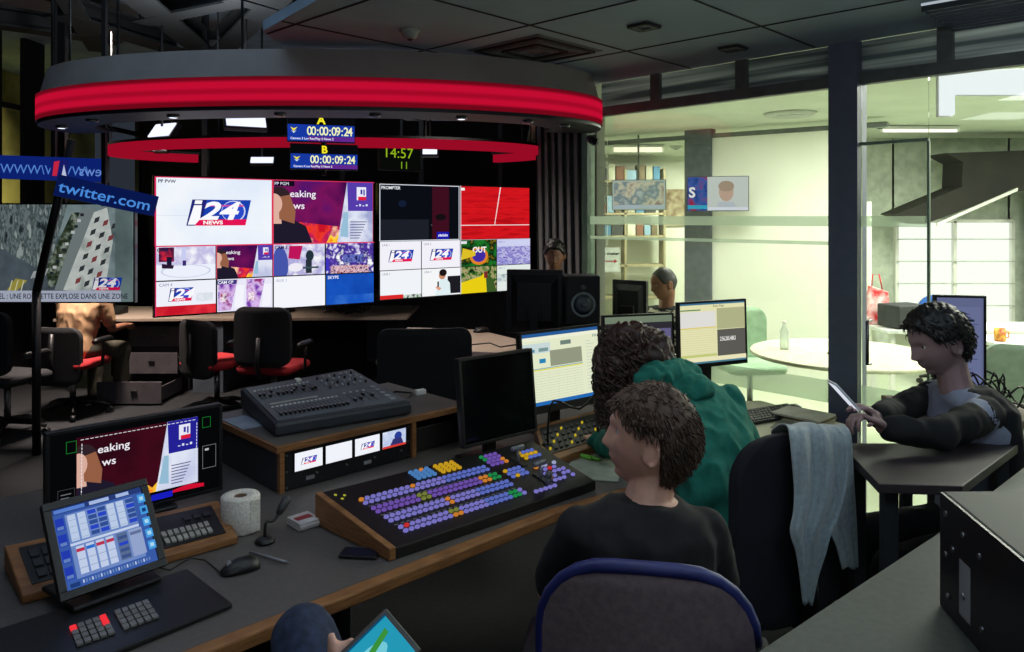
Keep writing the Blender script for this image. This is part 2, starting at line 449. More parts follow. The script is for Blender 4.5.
def hand(mb, w, d, nrm, curl=30, s=1.0, spread=6, thumb=45, side=1, lens=(.072, .082, .076, .060), curls=None):
    """hand from wrist w along d, palm faces nrm; side = which side the thumb leaves (+1: d x nrm)"""
    w, d, nrm = V(w), V(d).normalized(), V(nrm).normalized()
    nrm = (nrm - d * nrm.dot(d)).normalized(); x = d.cross(nrm) * side
    def caps(a, b, r1, r2): mb.caps(a, b, r1 * s, r2 * s, 10)
    K = []
    for i in range(4):
        o = (1.5 - i) * .021 * s
        k = w + d * (.088 - .004 * abs(i - 1)) * s + x * o
        K.append(k); caps(w + x * o * .55 + d * .012 * s, k, .0125, .0105)
    for a, b in zip(K, K[1:]): caps(a, b, .0105, .0105); caps((w + a) / 2, (w + b) / 2, .0125, .0125)
    for i in range(4):
        cu = curls[i] if curls else curl + i * 4
        dd = (d + x * math.tan(math.radians((1.5 - i) * spread))).normalized(); p = K[i]; L = lens[i] * s; ang = 0
        for j, fr in enumerate((.46, .30, .24)):
            ang += cu * (1.0, 1.1, .8)[j]
            a = math.radians(ang); q = p + (dd * math.cos(a) + nrm * math.sin(a)) * L * fr
            caps(p, q, (.0095, .0085, .0078)[j], (.0086, .0078, .0066)[j]); p = q
    a = math.radians(thumb)
    t0 = w + d * .022 * s + x * .022 * s; t1 = t0 + (d * math.cos(a) + x * math.sin(a) + nrm * .35).normalized() * .040 * s
    t2 = t1 + (d * math.cos(a * .6) + x * math.sin(a * .6) + nrm * .45).normalized() * .032 * s
    t3 = t2 + (d + nrm * .35 + x * .1).normalized() * .026 * s
    caps(t0, t1, .015, .0115); caps(t1, t2, .0115, .0098); caps(t2, t3, .0098, .0078)
def torso(mb, rings, seg=28):
    """rings: (centre, half-width vector, half-depth vector)"""
    out = []
    for c, a, b in rings:
        c, a, b = V(c), V(a), V(b)
        rr = []
        for j in range(seg):
            t = 2 * math.pi * j / seg; ct, st = math.cos(t), math.sin(t)
            rr.append(c + a * (abs(ct) ** .85 * (1 if ct >= 0 else -1)) + b * (abs(st) ** .85 * (1 if st >= 0 else -1)))
        out.append(rr)
    mb.ringloft(out)
def limb(mb, pts, rs):
    for i in range(len(pts) - 1): mb.caps(V(pts[i]), V(pts[i + 1]), rs[i], rs[i + 1])
def eyes(parent, c, R, s, body='eye'):
    for q in (-1, 1):
        mb = MB(); p = V(c) + R @ (V((.0705, q * .031, .010)) * s)
        mb.ell(p, .0125 * s, seg=14, rings=10)
        mb.ell(p + R @ V((.0095 * s, 0, 0)), (.0045 * s, .006 * s, .006 * s), R, 12, 8, m=1)
        mb.build('eye', [M('eye_white', (215, 210, 205), .3), M('eye_iris', (50, 36, 26), .2)], parent, smooth=True)

# ------------------------------------------------------------ the setting
floor_m = M('dark_carpet', (30, 31, 34), .95, var=.15, scale=40, bump=.2)
ceil_m = M('ceiling_panel', (164, 184, 202), .8, var=.04, scale=3)
ZC = 2.66
mb = MB(); mb.box((1.0, 6, -.05), (16, 18, .1)); struct('floor', mb, floor_m)

# panelled ceiling: tiles with seams, set diagonally, over the right of the control room
U45 = V((math.cos(math.radians(46)), math.sin(math.radians(46)), 0)); W45 = V((-U45.y, U45.x, 0))
G1a, G1b = V((2.08, 3.09, 0)) * 1.1, V((.57, 4.66, 0)) * 1.1           # line of the near glass partition
gd = (G1b - G1a).normalized()
G1L = G1a + gd * 2.45; G1R = G1a - gd * 1.6
gn = V((gd.y, -gd.x, 0));  gn = gn if gn.x > 0 else -gn                # towards the bright room
mb = MB()
cpoly = [(-.62, -2.0), (-.60, 2.9), (-1.22, 3.72), (-1.24, 4.6), (-1.0, 7.2), (-.2, 7.2), tuple((G1L + gn * .02)[:2]), tuple((G1R + gn * .02)[:2]), (4.2, -2.0)]
mb.prism([(x, y, ZC) for x, y in cpoly], (0, 0, .05)); struct('ceiling', mb, ceil_m)
seam = M('ceiling_seam', (34, 37, 41), .8)
def inside(p, poly):
    r = False; n = len(poly)
    for i in range(n):
        a, b = poly[i], poly[(i + 1) % n]
        if (a[1] > p[1]) != (b[1] > p[1]) and p[0] < (b[0] - a[0]) * (p[1] - a[1]) / (b[1] - a[1]) + a[0]: r = not r
    return r
node = V((.085, 3.6, 0))
mb = MB()
for fam, (d, e) in enumerate(((U45, W45), (W45, U45))):
    for k in range(-7, 8):
        base = node + e * (k * .78)
        run = []
        for t in range(-120, 121):
            p = base + d * (t * .05)
            ok = inside((p.x, p.y), cpoly)
            if ok: run.append(p)
            if (not ok or t == 120) and len(run) > 3:
                mb.quadbox(run[0] - e * .005 + V((0, 0, ZC - .004)), run[-1] - run[0], e * .010, V((0, 0, .006))); run = []
            elif not ok: run = []
struct('trim_1', mb, seam)

# open ceiling with roof steel on the left
mb = MB(); mb.box((-3.5, 6, 3.75), (9, 12, .1)); struct('ceiling_back', mb, M('roof_deck', (150, 172, 196), .9, var=.1, scale=4))
beam_m = M('roof_steel', (14, 15, 17), .7, var=.1)
for i, (a, b, w) in enumerate((((55, 16), (175, 52), .26), ((128, -8), (205, 54), .24), ((140, 24), (300, -8), .16), ((222, 52), (288, -10), .20), ((60, -12), (98, 52), .16), ((228, 0), (330, 28), .14), ((-10, 26), (120, 44), .2))):
    a, b = PZ(*a, 3.30), PZ(*b, 3.32); d = (b - a); n = V((-d.y, d.x, 0)).normalized() * w
    mb = MB(); mb.quadbox(a - n / 2, d, n, V((0, 0, .02))); mb.quadbox(a - n * .08 + V((0, 0, .02)), d, n * .16, V((0, 0, .12))); mb.quadbox(a - n / 2 + V((0, 0, .14)), d, n, V((0, 0, .02)))
    mb.build('roof_beam', beam_m, label=None, kind='structure')
# side and back walls
dkwall = M('studio_black_wall', (20, 20, 24), .9, var=.1)
mb = MB(); mb.box((-2.4, 11.0, 1.9), (6.0, .1, 3.8)); struct('wall_back', mb, dkwall)
mb = MB(); mb.box((-5.4, 6.0, .9), (.1, 12, 1.8)); mb.box((-5.4, 3.9, 2.75), (.1, 7.8, 1.9)); mb.box((-5.4, 9.4, 3.76), (.1, 3.2, .1)); struct('wall_left', mb, M('left_wall', (52, 40, 42), .9))
# lit rooms seen high on the left through a window
mb = MB(); mb.quadbox((-5.36, 7.8, 1.8), (0, 3.1, 0), (.04, 0, 0), (0, 0, .06)); mb.quadbox((-5.36, 7.8, 2.9), (0, 3.1, 0), (.04, 0, 0), (0, 0, .06))
for y in (7.8, 8.28, 9.0, 9.9, 10.8): mb.quadbox((-5.36, y, 1.8), (0, .34 if y == 8.28 else .10, 0), (.06, 0, 0), (0, 0, 1.9))
struct('window_1', mb, beam_m)
mb = MB(); mb.box((-6.8, 9.6, 2.8), (.1, 5.4, 2.2)); struct('wall_gallery', mb, M('gallery_wall', (200, 190, 110), .8, var=.3, scale=1.6))
mb = MB(); mb.box((-6.1, 9.6, 1.75), (1.3, 5.4, .05)); struct('floor_gallery', mb, M('gallery_floor', (90, 90, 70), .8))

# ---- canopy ring
def ellring(cx, cy, a, b, z, n=96): return [V((cx + a * math.cos(2 * math.pi * i / n), cy + b * math.sin(2 * math.pi * i / n), z)) for i in range(n)]
def band(mb, cx, cy, a, b, z0, z1, t, flare=0.0, m=0, a0=168, a1=372, inner=0):
    def arc(a, b, z, n=90): return [V((cx + a * math.cos(math.radians(a0 + (a1 - a0) * i / n)), cy + b * math.sin(math.radians(a0 + (a1 - a0) * i / n)), z)) for i in range(n + 1)]
    r = [arc(a, b, z0), arc(a + flare, b + flare, z1), arc(a + flare - t, b + flare - t, z1), arc(a - t, b - t, z0)]
    n = len(r[0]) - 1; rv = [[mb.bm.verts.new(p) for p in q] for q in r]; rv.append(rv[0])
    for k, (A, B) in enumerate(zip(rv, rv[1:])):
        for i in range(n):
            f = mb.bm.faces.new((A[i], A[i + 1], B[i + 1], B[i])); f.material_index = m if k == 0 else inner; f.smooth = False
    for i in (0, n): mb.bm.faces.new([q[i] for q in rv[:4]]).material_index = inner
    return mb
def red_led(name, st=1.0, lo=(128, 10, 30), hi=(224, 16, 58)):
    m = bpy.data.materials.new(name); m.use_nodes = True; nt = m.node_tree; nt.nodes.clear(); L = nt.links.new
    o = nt.nodes.new('ShaderNodeOutputMaterial'); e = nt.nodes.new('ShaderNodeEmission'); e.inputs['Strength'].default_value = st
    tc = nt.nodes.new('ShaderNodeTexCoord'); sp = nt.nodes.new('ShaderNodeSeparateXYZ'); L(tc.outputs['Generated'], sp.inputs[0])
    cr = nt.nodes.new('ShaderNodeValToRGB'); L(sp.outputs['Z'], cr.inputs['Fac']); el = cr.color_ramp.elements
    el[0].position = 0; el[0].color = S(*lo); el[1].position = 1; el[1].color = S(int(lo[0] * .9), lo[1], lo[2])
    for p, c in ((.14, lo), (.24, hi), (.36, hi), (.46, (188, 12, 46)), (.54, (188, 12, 46)), (.64, hi), (.80, hi), (.9, lo)):
        x = el.new(p); x.color = S(*c)
    L(cr.outputs[0], e.inputs[0]); L(e.outputs[0], o.inputs[0]); return m
can = thing('ceiling_canopy', 'large oval ceiling canopy with glowing red band and grey upper fascia', 'canopy', (-1.2, 4.9, 2.3))
band(MB(), -1.2, 4.9, 1.76, .92, 2.485, 2.64, .05, flare=-.04).build('fascia', M('canopy_grey', (172, 164, 158), .7, var=.05, scale=5), can)
band(MB(), -1.2, 4.9, 1.78, .94, 2.33, 2.485, .05, inner=1).build('light_band', [red_led('red_led_band', .72), black], can, label='glowing red light band')
mb = MB(); band(mb, -1.2, 4.9, 1.77, .93, 2.31, 2.33, .32); mb.build('soffit', M('canopy_underside', (28, 24, 34), .5), can)
rr = random.Random(3)
for i, a in enumerate((196, 222, 246, 268, 286, 304, 322, 338)):
    a = math.radians(a); p = V((-1.2 + 1.64 * math.cos(a), 4.9 + .78 * math.sin(a), 2.296))
    q = MB(); q.lathe(p, [(.032, .016), (.032, .002), (.026, 0)], 14); sp = q.build('downlight', steel, can)
    q = MB(); q.lathe(p + V((0, 0, -.001)), [(.022, .002), (.020, 0)], 12); q.build('lens', E((235, 240, 255), 1.5) if i in (0, 2, 5) else M('lens_off', (80, 80, 90), .2), sp)
for a in (175, 205, 235, 262):
    a = math.radians(a); p = V((-1.2 + 1.70 * math.cos(a), 4.9 + .86 * math.sin(a), 2.63)); q = MB(); q.cyl(p, p + V((0, 0, 1.1)), .007, 6); q.build('hanger', dkgrey, can)
can2 = thing('lighting_ring', 'thin red glowing inner ring hung behind the big oval canopy', 'light ring', (-1.6, 6.75, 2.3))
band(MB(), -1.6, 6.7, 1.9, 1.0, 2.275, 2.35, .05, a0=140, a1=400).build('light_band', E((150, 10, 36), 1.0), can2)
mb = MB(); band(mb, -1.6, 6.7, 1.9, 1.0, 2.35, 2.37, .08, a0=140, a1=400); mb.build('rim', black, can2)
for a in (150, 200, 250, 300, 340, 385):
    a = math.radians(a); p = V((-1.6 + 1.87 * math.cos(a), 6.7 + .97 * math.sin(a), 2.37)); q = MB(); q.cyl(p, p + V((0, 0, 1.0)), .006, 6); q.build('hanger', black, can2)

# ---- hung studio lamps: rectangular soft panels
for i, (px, py, Y, w, h, rz, tilt) in enumerate(((162, 130, 6.2, .26, .13, -30, 35), (246, 120, 6.0, .30, .12, 30, 30), (430, 148, 6.9, .13, .12, 0, 20), (262, 160, 7.4, .22, .06, 0, 20), (160, 146, 7.0, .10, .08, 0, 20), (340, 126, 6.6, .07, .16, 10, 10))):
    p = PY(px, py, Y); R = Rz(math.radians(rz)) @ Matrix.Rotation(math.radians(90 - tilt), 3, 'X')
    t = thing('studio_light', ['slanting white soft panel light at the far left under the canopy', 'angled white panel light right of the leftmost studio light', 'small square white panel light over the dark prompter screen', 'wide low white panel light just above the video wall logo picture', 'tiny white panel light below the leftmost slanting one', 'tall narrow white panel light beside the blue timer displays'][i], 'studio light', p)
    q = MB(); q.box(p + R @ V((0, 0, -.03)), (w + .03, h + .03, .05), R); q.build('housing', black, t, bevel=.006)
    q = MB(); q.box(p + R @ V((0, 0, .0)), (w, h, .012), R); q.build('diffuser', E((225, 230, 250), 1.3), t, bevel=.003)
    q = MB(); q.cyl(p + V((0, 0, .03)), (p.x, p.y, 3.6), .01, 8); q.build('hanger', black, t)

# ---- truss towers / poles of the studio set
for i, (x0, y0, x1, y1, Y) in enumerate(((72, 128, 50, 200, 5.6),)):
    a, b = PY(x0, y0, Y), PY(x1, y1, Y); q = MB(); q.cyl(V((a.x, Y, 2.32)), V((b.x - .1, Y, 1.2)), .03, 10); q.cyl((b.x - .1, Y, 1.2), (b.x - .1, Y, 0), .03, 10); q.build('support_pole', black, label='black slanting support pole under the left end of the canopy', cat='pole')

# ---- curtain right of the video wall
mb = MB(); n = 90; front = []; 
for j, z in enumerate((0, .6, 1.2, 1.7, 2.2, 2.55)):
    row = []
    for i in range(n + 1):
        u = i / n; spread = 1.0 - .10 * (z / 2.5)
        x = .20 + u * .36 + (1 - z / 2.55) * .04; y = 6.45 - u * .98 + .045 * math.sin(u * 46) + .015 * math.sin(u * 17 + z)
        row.append(V((x, y, z)))
    front.append(row)
for A, B in zip(front, front[1:]):
    for i in range(n): mb.face([A[i], A[i + 1], B[i + 1], B[i]])
bmesh.ops.remove_doubles(mb.bm, verts=mb.bm.verts, dist=1e-5)
mb.build('curtain', M('charcoal_drape', (40, 39, 43), .9, sheen=.3), solid=.006, smooth=True, label='dark charcoal pleated curtain hanging right of the video wall', cat='curtain')

# ---- near glass partition
frame_m = M('anodised_dark', (104, 112, 130), .45, metal=.0, var=.05, scale=20)
frame_g = M('pale_green_frame', (138, 165, 140), .5)
rail_m = M('rail_dark', (104, 110, 106), .5)
pane_m = glass_mat('clear_glass', (.965, .985, .96))
frost_m = glass_mat('frosted_film', (.9, .95, .9), haze=.34, hazecol=(226, 238, 222))
Pg = lambda px: (lambda k: G1a + gd * k)(((px - 512) / F * G1a.y - G1a.x) / (gd.x - (px - 512) / F * gd.y))
ZR = 2.465
def wallbox(a, b, z0, z1, t, off=0.0):
    a, b = V((a.x, a.y, 0)), V((b.x, b.y, 0)); q = MB()
    q.quadbox(a + gn * off + V((0, 0, z0)), b - a, gn * t, V((0, 0, z1 - z0))); return q
struct('trim_2', wallbox(G1L, G1R, ZR - .03, ZR + .03, .06), rail_m)
struct('trim_3', wallbox(G1L, G1R, 0, .05, .06), rail_m)
pc = Pg(845); pa, pb = pc + gd * .075, pc - gd * .075
mb = wallbox(pa, pb, 0, ZC, .12, -.03); struct('trim_column_1', mb, frame_m)
pl = Pg(586); mb = wallbox(pl + gd * .03, pl - gd * .02, 0, ZR, .08, -.01); struct('trim_4', mb, frame_g)
win = wallbox(pl, pa, .05, ZR - .03, .012, .02).build('window_2', pane_m, kind='structure')
p9 = Pg(927)
door = wallbox(pb, p9, .05, 2.12, .012, .02).build('door_1', pane_m, kind='structure')
wallbox(pb, p9, 2.12, 2.135, .03, .01).build('door_rail', frame_g, door); wallbox(p9 + gd * .005, p9 - gd * .005, .05, 2.12, .02, .015).build('door_edge', frame_g, door)
q = MB(); hp = pb - gd * .05 - gn * .03
q.tube([hp + V((0, 0, 1.0)) + gn * .04, hp + V((0, 0, 1.0)), hp + V((0, 0, 1.22)), hp + V((0, 0, 1.22)) + gn * .04], .009, 8); q.build('door_handle', steel, door, smooth=True)
wallbox(pb, p9, 2.135, ZR - .03, .012, .02).build('window_3', pane_m, kind='structure')
wallbox(p9, G1R, .05, ZR - .03, .012, .02).build('window_4', pane_m, kind='structure')
# frosted film strips on the panes
for nm, A, B, z0, z1 in (('window_film', pl, pa, 1.70, 1.755), ('window_film', pb, p9, 1.70, 1.755), ('window_film', pl, pa, .76, .88), ('window_film', pb, p9, .76, .88), ('window_film', pl, pa, 1.60, 1.62)):
    par = win if A is pl else door
    q = wallbox(A, B, z0, z1, .001, .0175); q.build(nm, frost_m, par, label='frosted strip')
# bulkhead above the rail: pale streaks painted in for reflected light strips; posts between
refl_strips = bpy.data.materials.new('reflected_strip_panel'); refl_strips.use_nodes = True
_n = refl_strips.node_tree; _n.nodes.clear(); _o = _n.nodes.new('ShaderNodeOutputMaterial'); _d = _n.nodes.new('ShaderNodeBsdfDiffuse'); _t = _n.nodes.new('ShaderNodeBsdfTranslucent'); _m = _n.nodes.new('ShaderNodeMixShader'); _m.inputs[0].default_value = .55
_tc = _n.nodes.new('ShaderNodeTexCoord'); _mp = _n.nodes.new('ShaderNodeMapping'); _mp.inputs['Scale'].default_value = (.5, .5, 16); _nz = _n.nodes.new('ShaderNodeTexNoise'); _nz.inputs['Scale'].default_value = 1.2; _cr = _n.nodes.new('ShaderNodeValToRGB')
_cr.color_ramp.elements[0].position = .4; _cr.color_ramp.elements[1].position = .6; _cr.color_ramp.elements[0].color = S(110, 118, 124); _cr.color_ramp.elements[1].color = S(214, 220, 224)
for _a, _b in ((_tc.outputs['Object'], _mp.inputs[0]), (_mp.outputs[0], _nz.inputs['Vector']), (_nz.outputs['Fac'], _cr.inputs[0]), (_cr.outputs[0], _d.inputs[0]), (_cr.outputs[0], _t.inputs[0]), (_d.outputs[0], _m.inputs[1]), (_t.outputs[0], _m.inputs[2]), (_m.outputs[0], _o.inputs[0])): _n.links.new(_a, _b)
wallbox(G1L, G1R, ZR + .03, ZC, .02, .03).build('wall_right_upper', refl_strips, kind='structure')
for px in (655, 741, 945, 572):
    p = Pg(px); wallbox(p + gd * .035, p - gd * .035, ZR + .03, ZC, .03, -.005).build('trim_post', rail_m, kind='structure')

# ---- the bright room beyond
cream_w = M('meeting_room_wall', (232, 234, 222), .85, var=.04, scale=1.5)
Z2 = 2.72
mb = MB(); mb.prism([(.7, 5.25, Z2), (6.6, -.6, Z2), (12, -.6, Z2), (12, 12.4, Z2), (.2, 12.4, Z2), (.2, 6.4, Z2)], (0, 0, .06)); struct('ceiling_meeting_room', mb, M('bright_ceiling', (196, 204, 186), .85, var=.05, scale=2))
mb = MB(); mb.box((5.6, 12.4, 1.4), (11, .1, 2.8)); struct('wall_meeting_room_back', mb, cream_w)
mb = MB(); mb.box((.66, 9.0, 1.36), (.06, 6.7, 2.72)); struct('wall_meeting_room_left', mb, cream_w)
mb = MB(); mb.box((11, 6, 1.4), (.1, 13, 2.8)); struct('wall_meeting_room_right', mb, cream_w)
mb = MB(); mb.prism([(.7, 5.4, .002), (6.7, -.6, .002), (10.9, -.6, .002), (10.9, 12.3, .002), (.7, 12.3, .002)], (0, 0, .004)); struct('floor_meeting_room', mb, M('pale_floor', (190, 200, 172), .35, var=.05))
# second partition
H1, H2 = V((.83, 9.42, 0)), V((3.6, 7.3, 0)); hd = (H2 - H1).normalized(); hn = V((-hd.y, hd.x, 0))
def hbox(a, b, z0, z1, t, off=0.0):
    q = MB(); q.quadbox(a + hn * off + V((0, 0, z0)), b - a, hn * t, V((0, 0, z1 - z0))); return q
Ph = lambda px: H1 + hd * ((((px - 512) / F) * H1.y - H1.x) / (hd.x - ((px - 512) / F) * hd.y))
struct('trim_5', hbox(H1, H2, 2.62, 2.67, .06), rail_m)
struct('trim_column_2', hbox(Ph(686), Ph(712), 0, 2.72, .14, -.04), M('column_grey', (92, 98, 104), .5))
struct('window_5', hbox(H1, Ph(686), .05, 2.62, .012, .02), pane_m)
struct('wall_partition', hbox(Ph(712), Ph(833), 0, 2.62, .05, .01), cream_w)
struct('wall_partition_lower', hbox(Ph(833), Ph(870), 0, 1.9, .05, .01), cream_w)
# ------------------------------------------------------------ screens
def display(name, label, cat, bl, br, h, tilt=0, depth=.045, bez=.014, bezb=None, draw=None, stand=None, st=1.0, group=None, back=False, chin=True, bodymat=None, off=False, screen_label=None):
    """flat display; bl/br: bottom corners of its front as the viewer sees them; stand = height of what it stands on"""
    bodymat = bodymat or black; bezb = bez if bezb is None else bezb
    bl, br = V(bl), V(br); z = (bl.z + br.z) / 2; bl.z = br.z = z
    ux = br - bl; w = ux.length; uxn = ux / w; n0 = uxn.cross(V((0, 0, 1))).normalized()
    up = (V((0, 0, 1)) * math.cos(math.radians(tilt)) - n0 * math.sin(math.radians(tilt))); n = uxn.cross(up).normalized()
    base_z = stand if stand is not None else z
    mid = (bl + br) / 2 - n * depth
    t = thing(name, label, cat, V((mid.x, mid.y, base_z)), group)
    q = MB(); q.quadbox(bl - n * depth * .55, ux, up * h, n * depth * .55)
    q.hexa([bl + ux * .08 + up * h * .08 - n * depth * .55, br - ux * .08 + up * h * .08 - n * depth * .55, br - ux * .08 + up * h * .92 - n * depth * .55, bl + ux * .08 + up * h * .92 - n * depth * .55,
            bl + ux * .2 + up * h * .2 - n * depth, br - ux * .2 + up * h * .2 - n * depth, br - ux * .2 + up * h * .8 - n * depth, bl + ux * .2 + up * h * .8 - n * depth])
    q.build('casing', bodymat, t, bevel=.004)
    q = MB(); b2 = .006
    for (s0, t0, s1, t1) in ((0, 0, w, bezb), (0, h - bez, w, h), (0, bezb, bez, h - bez), (w - bez, bezb, w, h - bez)):
        q.quadbox(bl + uxn * s0 + up * t0 + n * .0003, uxn * (s1 - s0), up * (t1 - t0), n * b2)
    q.build('bezel', bodymat, t, bevel=.0015)
    so = bl + uxn * bez + up * bezb + n * .001; sx = uxn * (w - 2 * bez); sy = up * (h - bez - bezb)
    if draw:
        c = Canvas(so, sx, sy, st=st); draw(c, sy.length / sx.length); c.done('screen', t, screen_label)
    else:
        q = MB(); q.quadbox(so, sx, sy, n * .001); q.build('screen', gloss, t, label='dark switched-off screen')
    if stand is not None:
        c0 = (bl + br) / 2 + up * h * .35 - n * (depth + .02)
        foot = V((c0.x, c0.y, stand))
        q = MB(); q.quadbox(V((c0.x, c0.y, c0.z)) - uxn * .03 - n * .012, uxn * .06, n * .024, V((0, 0, stand + .012 - c0.z))); q.quadbox(c0 - uxn * .05 - up * .05, uxn * .10, up * .10, n * .03)
        q.build('stand', bodymat, t, bevel=.004)
        q = MB(); q.hexa([foot + uxn * a + n0 * b + V((0, 0, c)) for c in (0, .012) for a, b in ((-.12, -.08), (.12, -.08), (.11, .11), (-.11, .11))])
        q.build('base', bodymat, t, bevel=.005)
    return t
def on_floor(px, Y): return V(((px - 512) / F * Y, Y, 0))
def pt(px, Y, z): return V(((px - 512) / F * Y, Y, z))

W_ = (240, 243, 252)
def d_left_wall(c, asp):
    c.rect(0, 0, 1, 1, (20, 20, 28))
    B = lambda i, j, k=1, l=1: (i * .25 + .003, j * .25 + .004, (i + k) * .25 - .003, (j + l) * .25 - .004)
    c.rect(0, .5, .5, 1, (224, 50, 90)); c.rect(.5, .5, 1, 1, (220, 60, 90))
    c.sub(*B(0, 2, 2, 2)); c.rect(0, 0, 1, 1, EN('pale_backdrop', [(226, 236, 250), (242, 246, 252), (222, 232, 248)], 1.2)); c.rect(0, .44, .35, .445, (205, 215, 235)); logo(c, .25, .29, .81, .68)
    c.text('PP PVW', .02, .92, .05, (30, 40, 80), bold=.02)
    c.sub(*B(2, 2, 2, 2)); breaking(c, asp); c.rect(0, .91, .2, 1, (14, 10, 30)); c.text('PP PGM', .01, .925, .05, (240, 240, 255))
    c.sub(*B(0, 1)); c.rect(0, 0, 1, 1, EN('studio_wide', [(240, 243, 255), (190, 185, 225), (245, 245, 252)], 7)); c.rect(0, 0, 1, .45, (236, 240, 252)); c.disc(.5, .26, .42, .2, (200, 208, 228)); c.disc(.5, .26, .39, .18, (236, 240, 252))
    c.rect(.05, .55, .3, .98, EN('presenter_red', [(150, 10, 70), (40, 20, 60), (220, 40, 60)], 14)); c.rect(.18, .38, .26, .7, (26, 20, 50)); c.poly([(.1, .36), (.28, .34), (.3, .44), (.1, .5)], (40, 24, 50)); c.rect(.42, .45, .5, .95, (200, 205, 240)); c.rect(.44, .42, .5, .58, (60, 40, 110)); c.text('CAM 1', .02, .86, .10, (30, 30, 70), bold=.03)
    c.sub(*B(1, 1)); breaking(c, asp, full=False); c.text('CAM 2', .02, .86, .10, (30, 30, 70), bold=.03)
    c.sub(*B(2, 1)); c.rect(0, 0, 1, 1, EN('cam_three', [(225, 228, 245), (170, 165, 215), (245, 245, 250)], 9)); c.poly([(.28, .55), (.5, .5), (.56, .95), (.3, .95)], (190, 20, 90)); c.disc(.12, .3, .16, .62, (70, 84, 170)); c.rect(.62, .05, .74, .5, (40, 50, 60)); c.disc(.7, .62, .08, .18, (36, 50, 60)); c.rect(.56, .2, .88, .26, (60, 80, 90)); c.disc(.42, .25, .14, .14, (240, 236, 246)); c.text('CAM 3', .02, .86, .10, (30, 30, 70), bold=.03)
    c.sub(*B(3, 1)); c.rect(0, 0, 1, 1, EN('crowd_hall', [(240, 240, 255), (90, 60, 170), (50, 40, 130), (250, 250, 255)], 16)); c.rect(.1, 0, .9, .26, EN('crowd_seats', [(120, 20, 60), (240, 200, 210), (40, 20, 80)], 40)); c.rect(.35, .35, .8, .62, EN('crowd_rows', [(30, 40, 120), (110, 120, 200), (20, 20, 80)], 22)); c.rect(0, .1, .06, .5, (60, 50, 190))
    c.sub(*B(0, 0)); c.rect(0, 0, 1, 1, (238, 240, 250)); logo(c, .2, .40, .62, .80); c.rect(.66, .36, .95, .62, EN('faint_towers', [(215, 222, 230), (238, 240, 250)], 18)); c.rect(0, 0, 1, .27, EN('red_strip', [(196, 20, 40), (226, 50, 60), (206, 30, 50)], 6)); c.text('CAM 4', .05, .86, .09, (110, 120, 160))
    c.sub(*B(1, 0)); c.rect(0, 0, 1, 1, (232, 232, 248))
    for x in (0, .5):
        c.poly([(x + .01, .03), (x + .24, .03), (x + .36, .97), (x + .02, .97)], EN('violet_stage', [(120, 60, 170), (220, 190, 240), (150, 40, 120)], 14)); c.poly([(x + .3, .1), (x + .46, .1), (x + .48, .8), (x + .34, .8)], (244, 244, 252)); c.rect(x + .05, .3, x + .16, .56, EN('stage_figures', [(160, 20, 90), (250, 240, 250), (90, 20, 90)], 30))
    c.rect(0, .84, .34, .97, (60, 50, 120)); c.text('CAM CP', .01, .86, .09, (240, 240, 255), bold=.03)
    c.sub(*B(2, 0)); c.rect(0, 0, 1, 1, (244, 246, 252)); c.text('AUX 1', .04, .84, .09, (140, 150, 190))
    c.sub(*B(3, 0)); c.rect(0, 0, 1, 1, EN('blue_feed', [(14, 62, 160), (24, 84, 190), (12, 70, 172)], 2)); c.rect(0, 0, 1, .3, EN('blue_feed_low', [(60, 120, 210), (24, 84, 190), (20, 80, 180)], 3)); c.text('SKYPE', .03, .86, .10, (235, 240, 255), bold=.02)
    c.sub(0, 0, 1, 1); c.rect(0, .496, 1, .503, (226, 60, 100)); c.rect(.4975, .25, .5015, 1, (226, 60, 90)); c.rect(.2485, .25, .251, .5, (240, 90, 110)); c.rect(.2, 0, .0, 0, W_) if 0 else None
    c.rect(0, 0, .004, 1, (215, 30, 90)); c.rect(0, .993, 1, 1, (210, 50, 90))
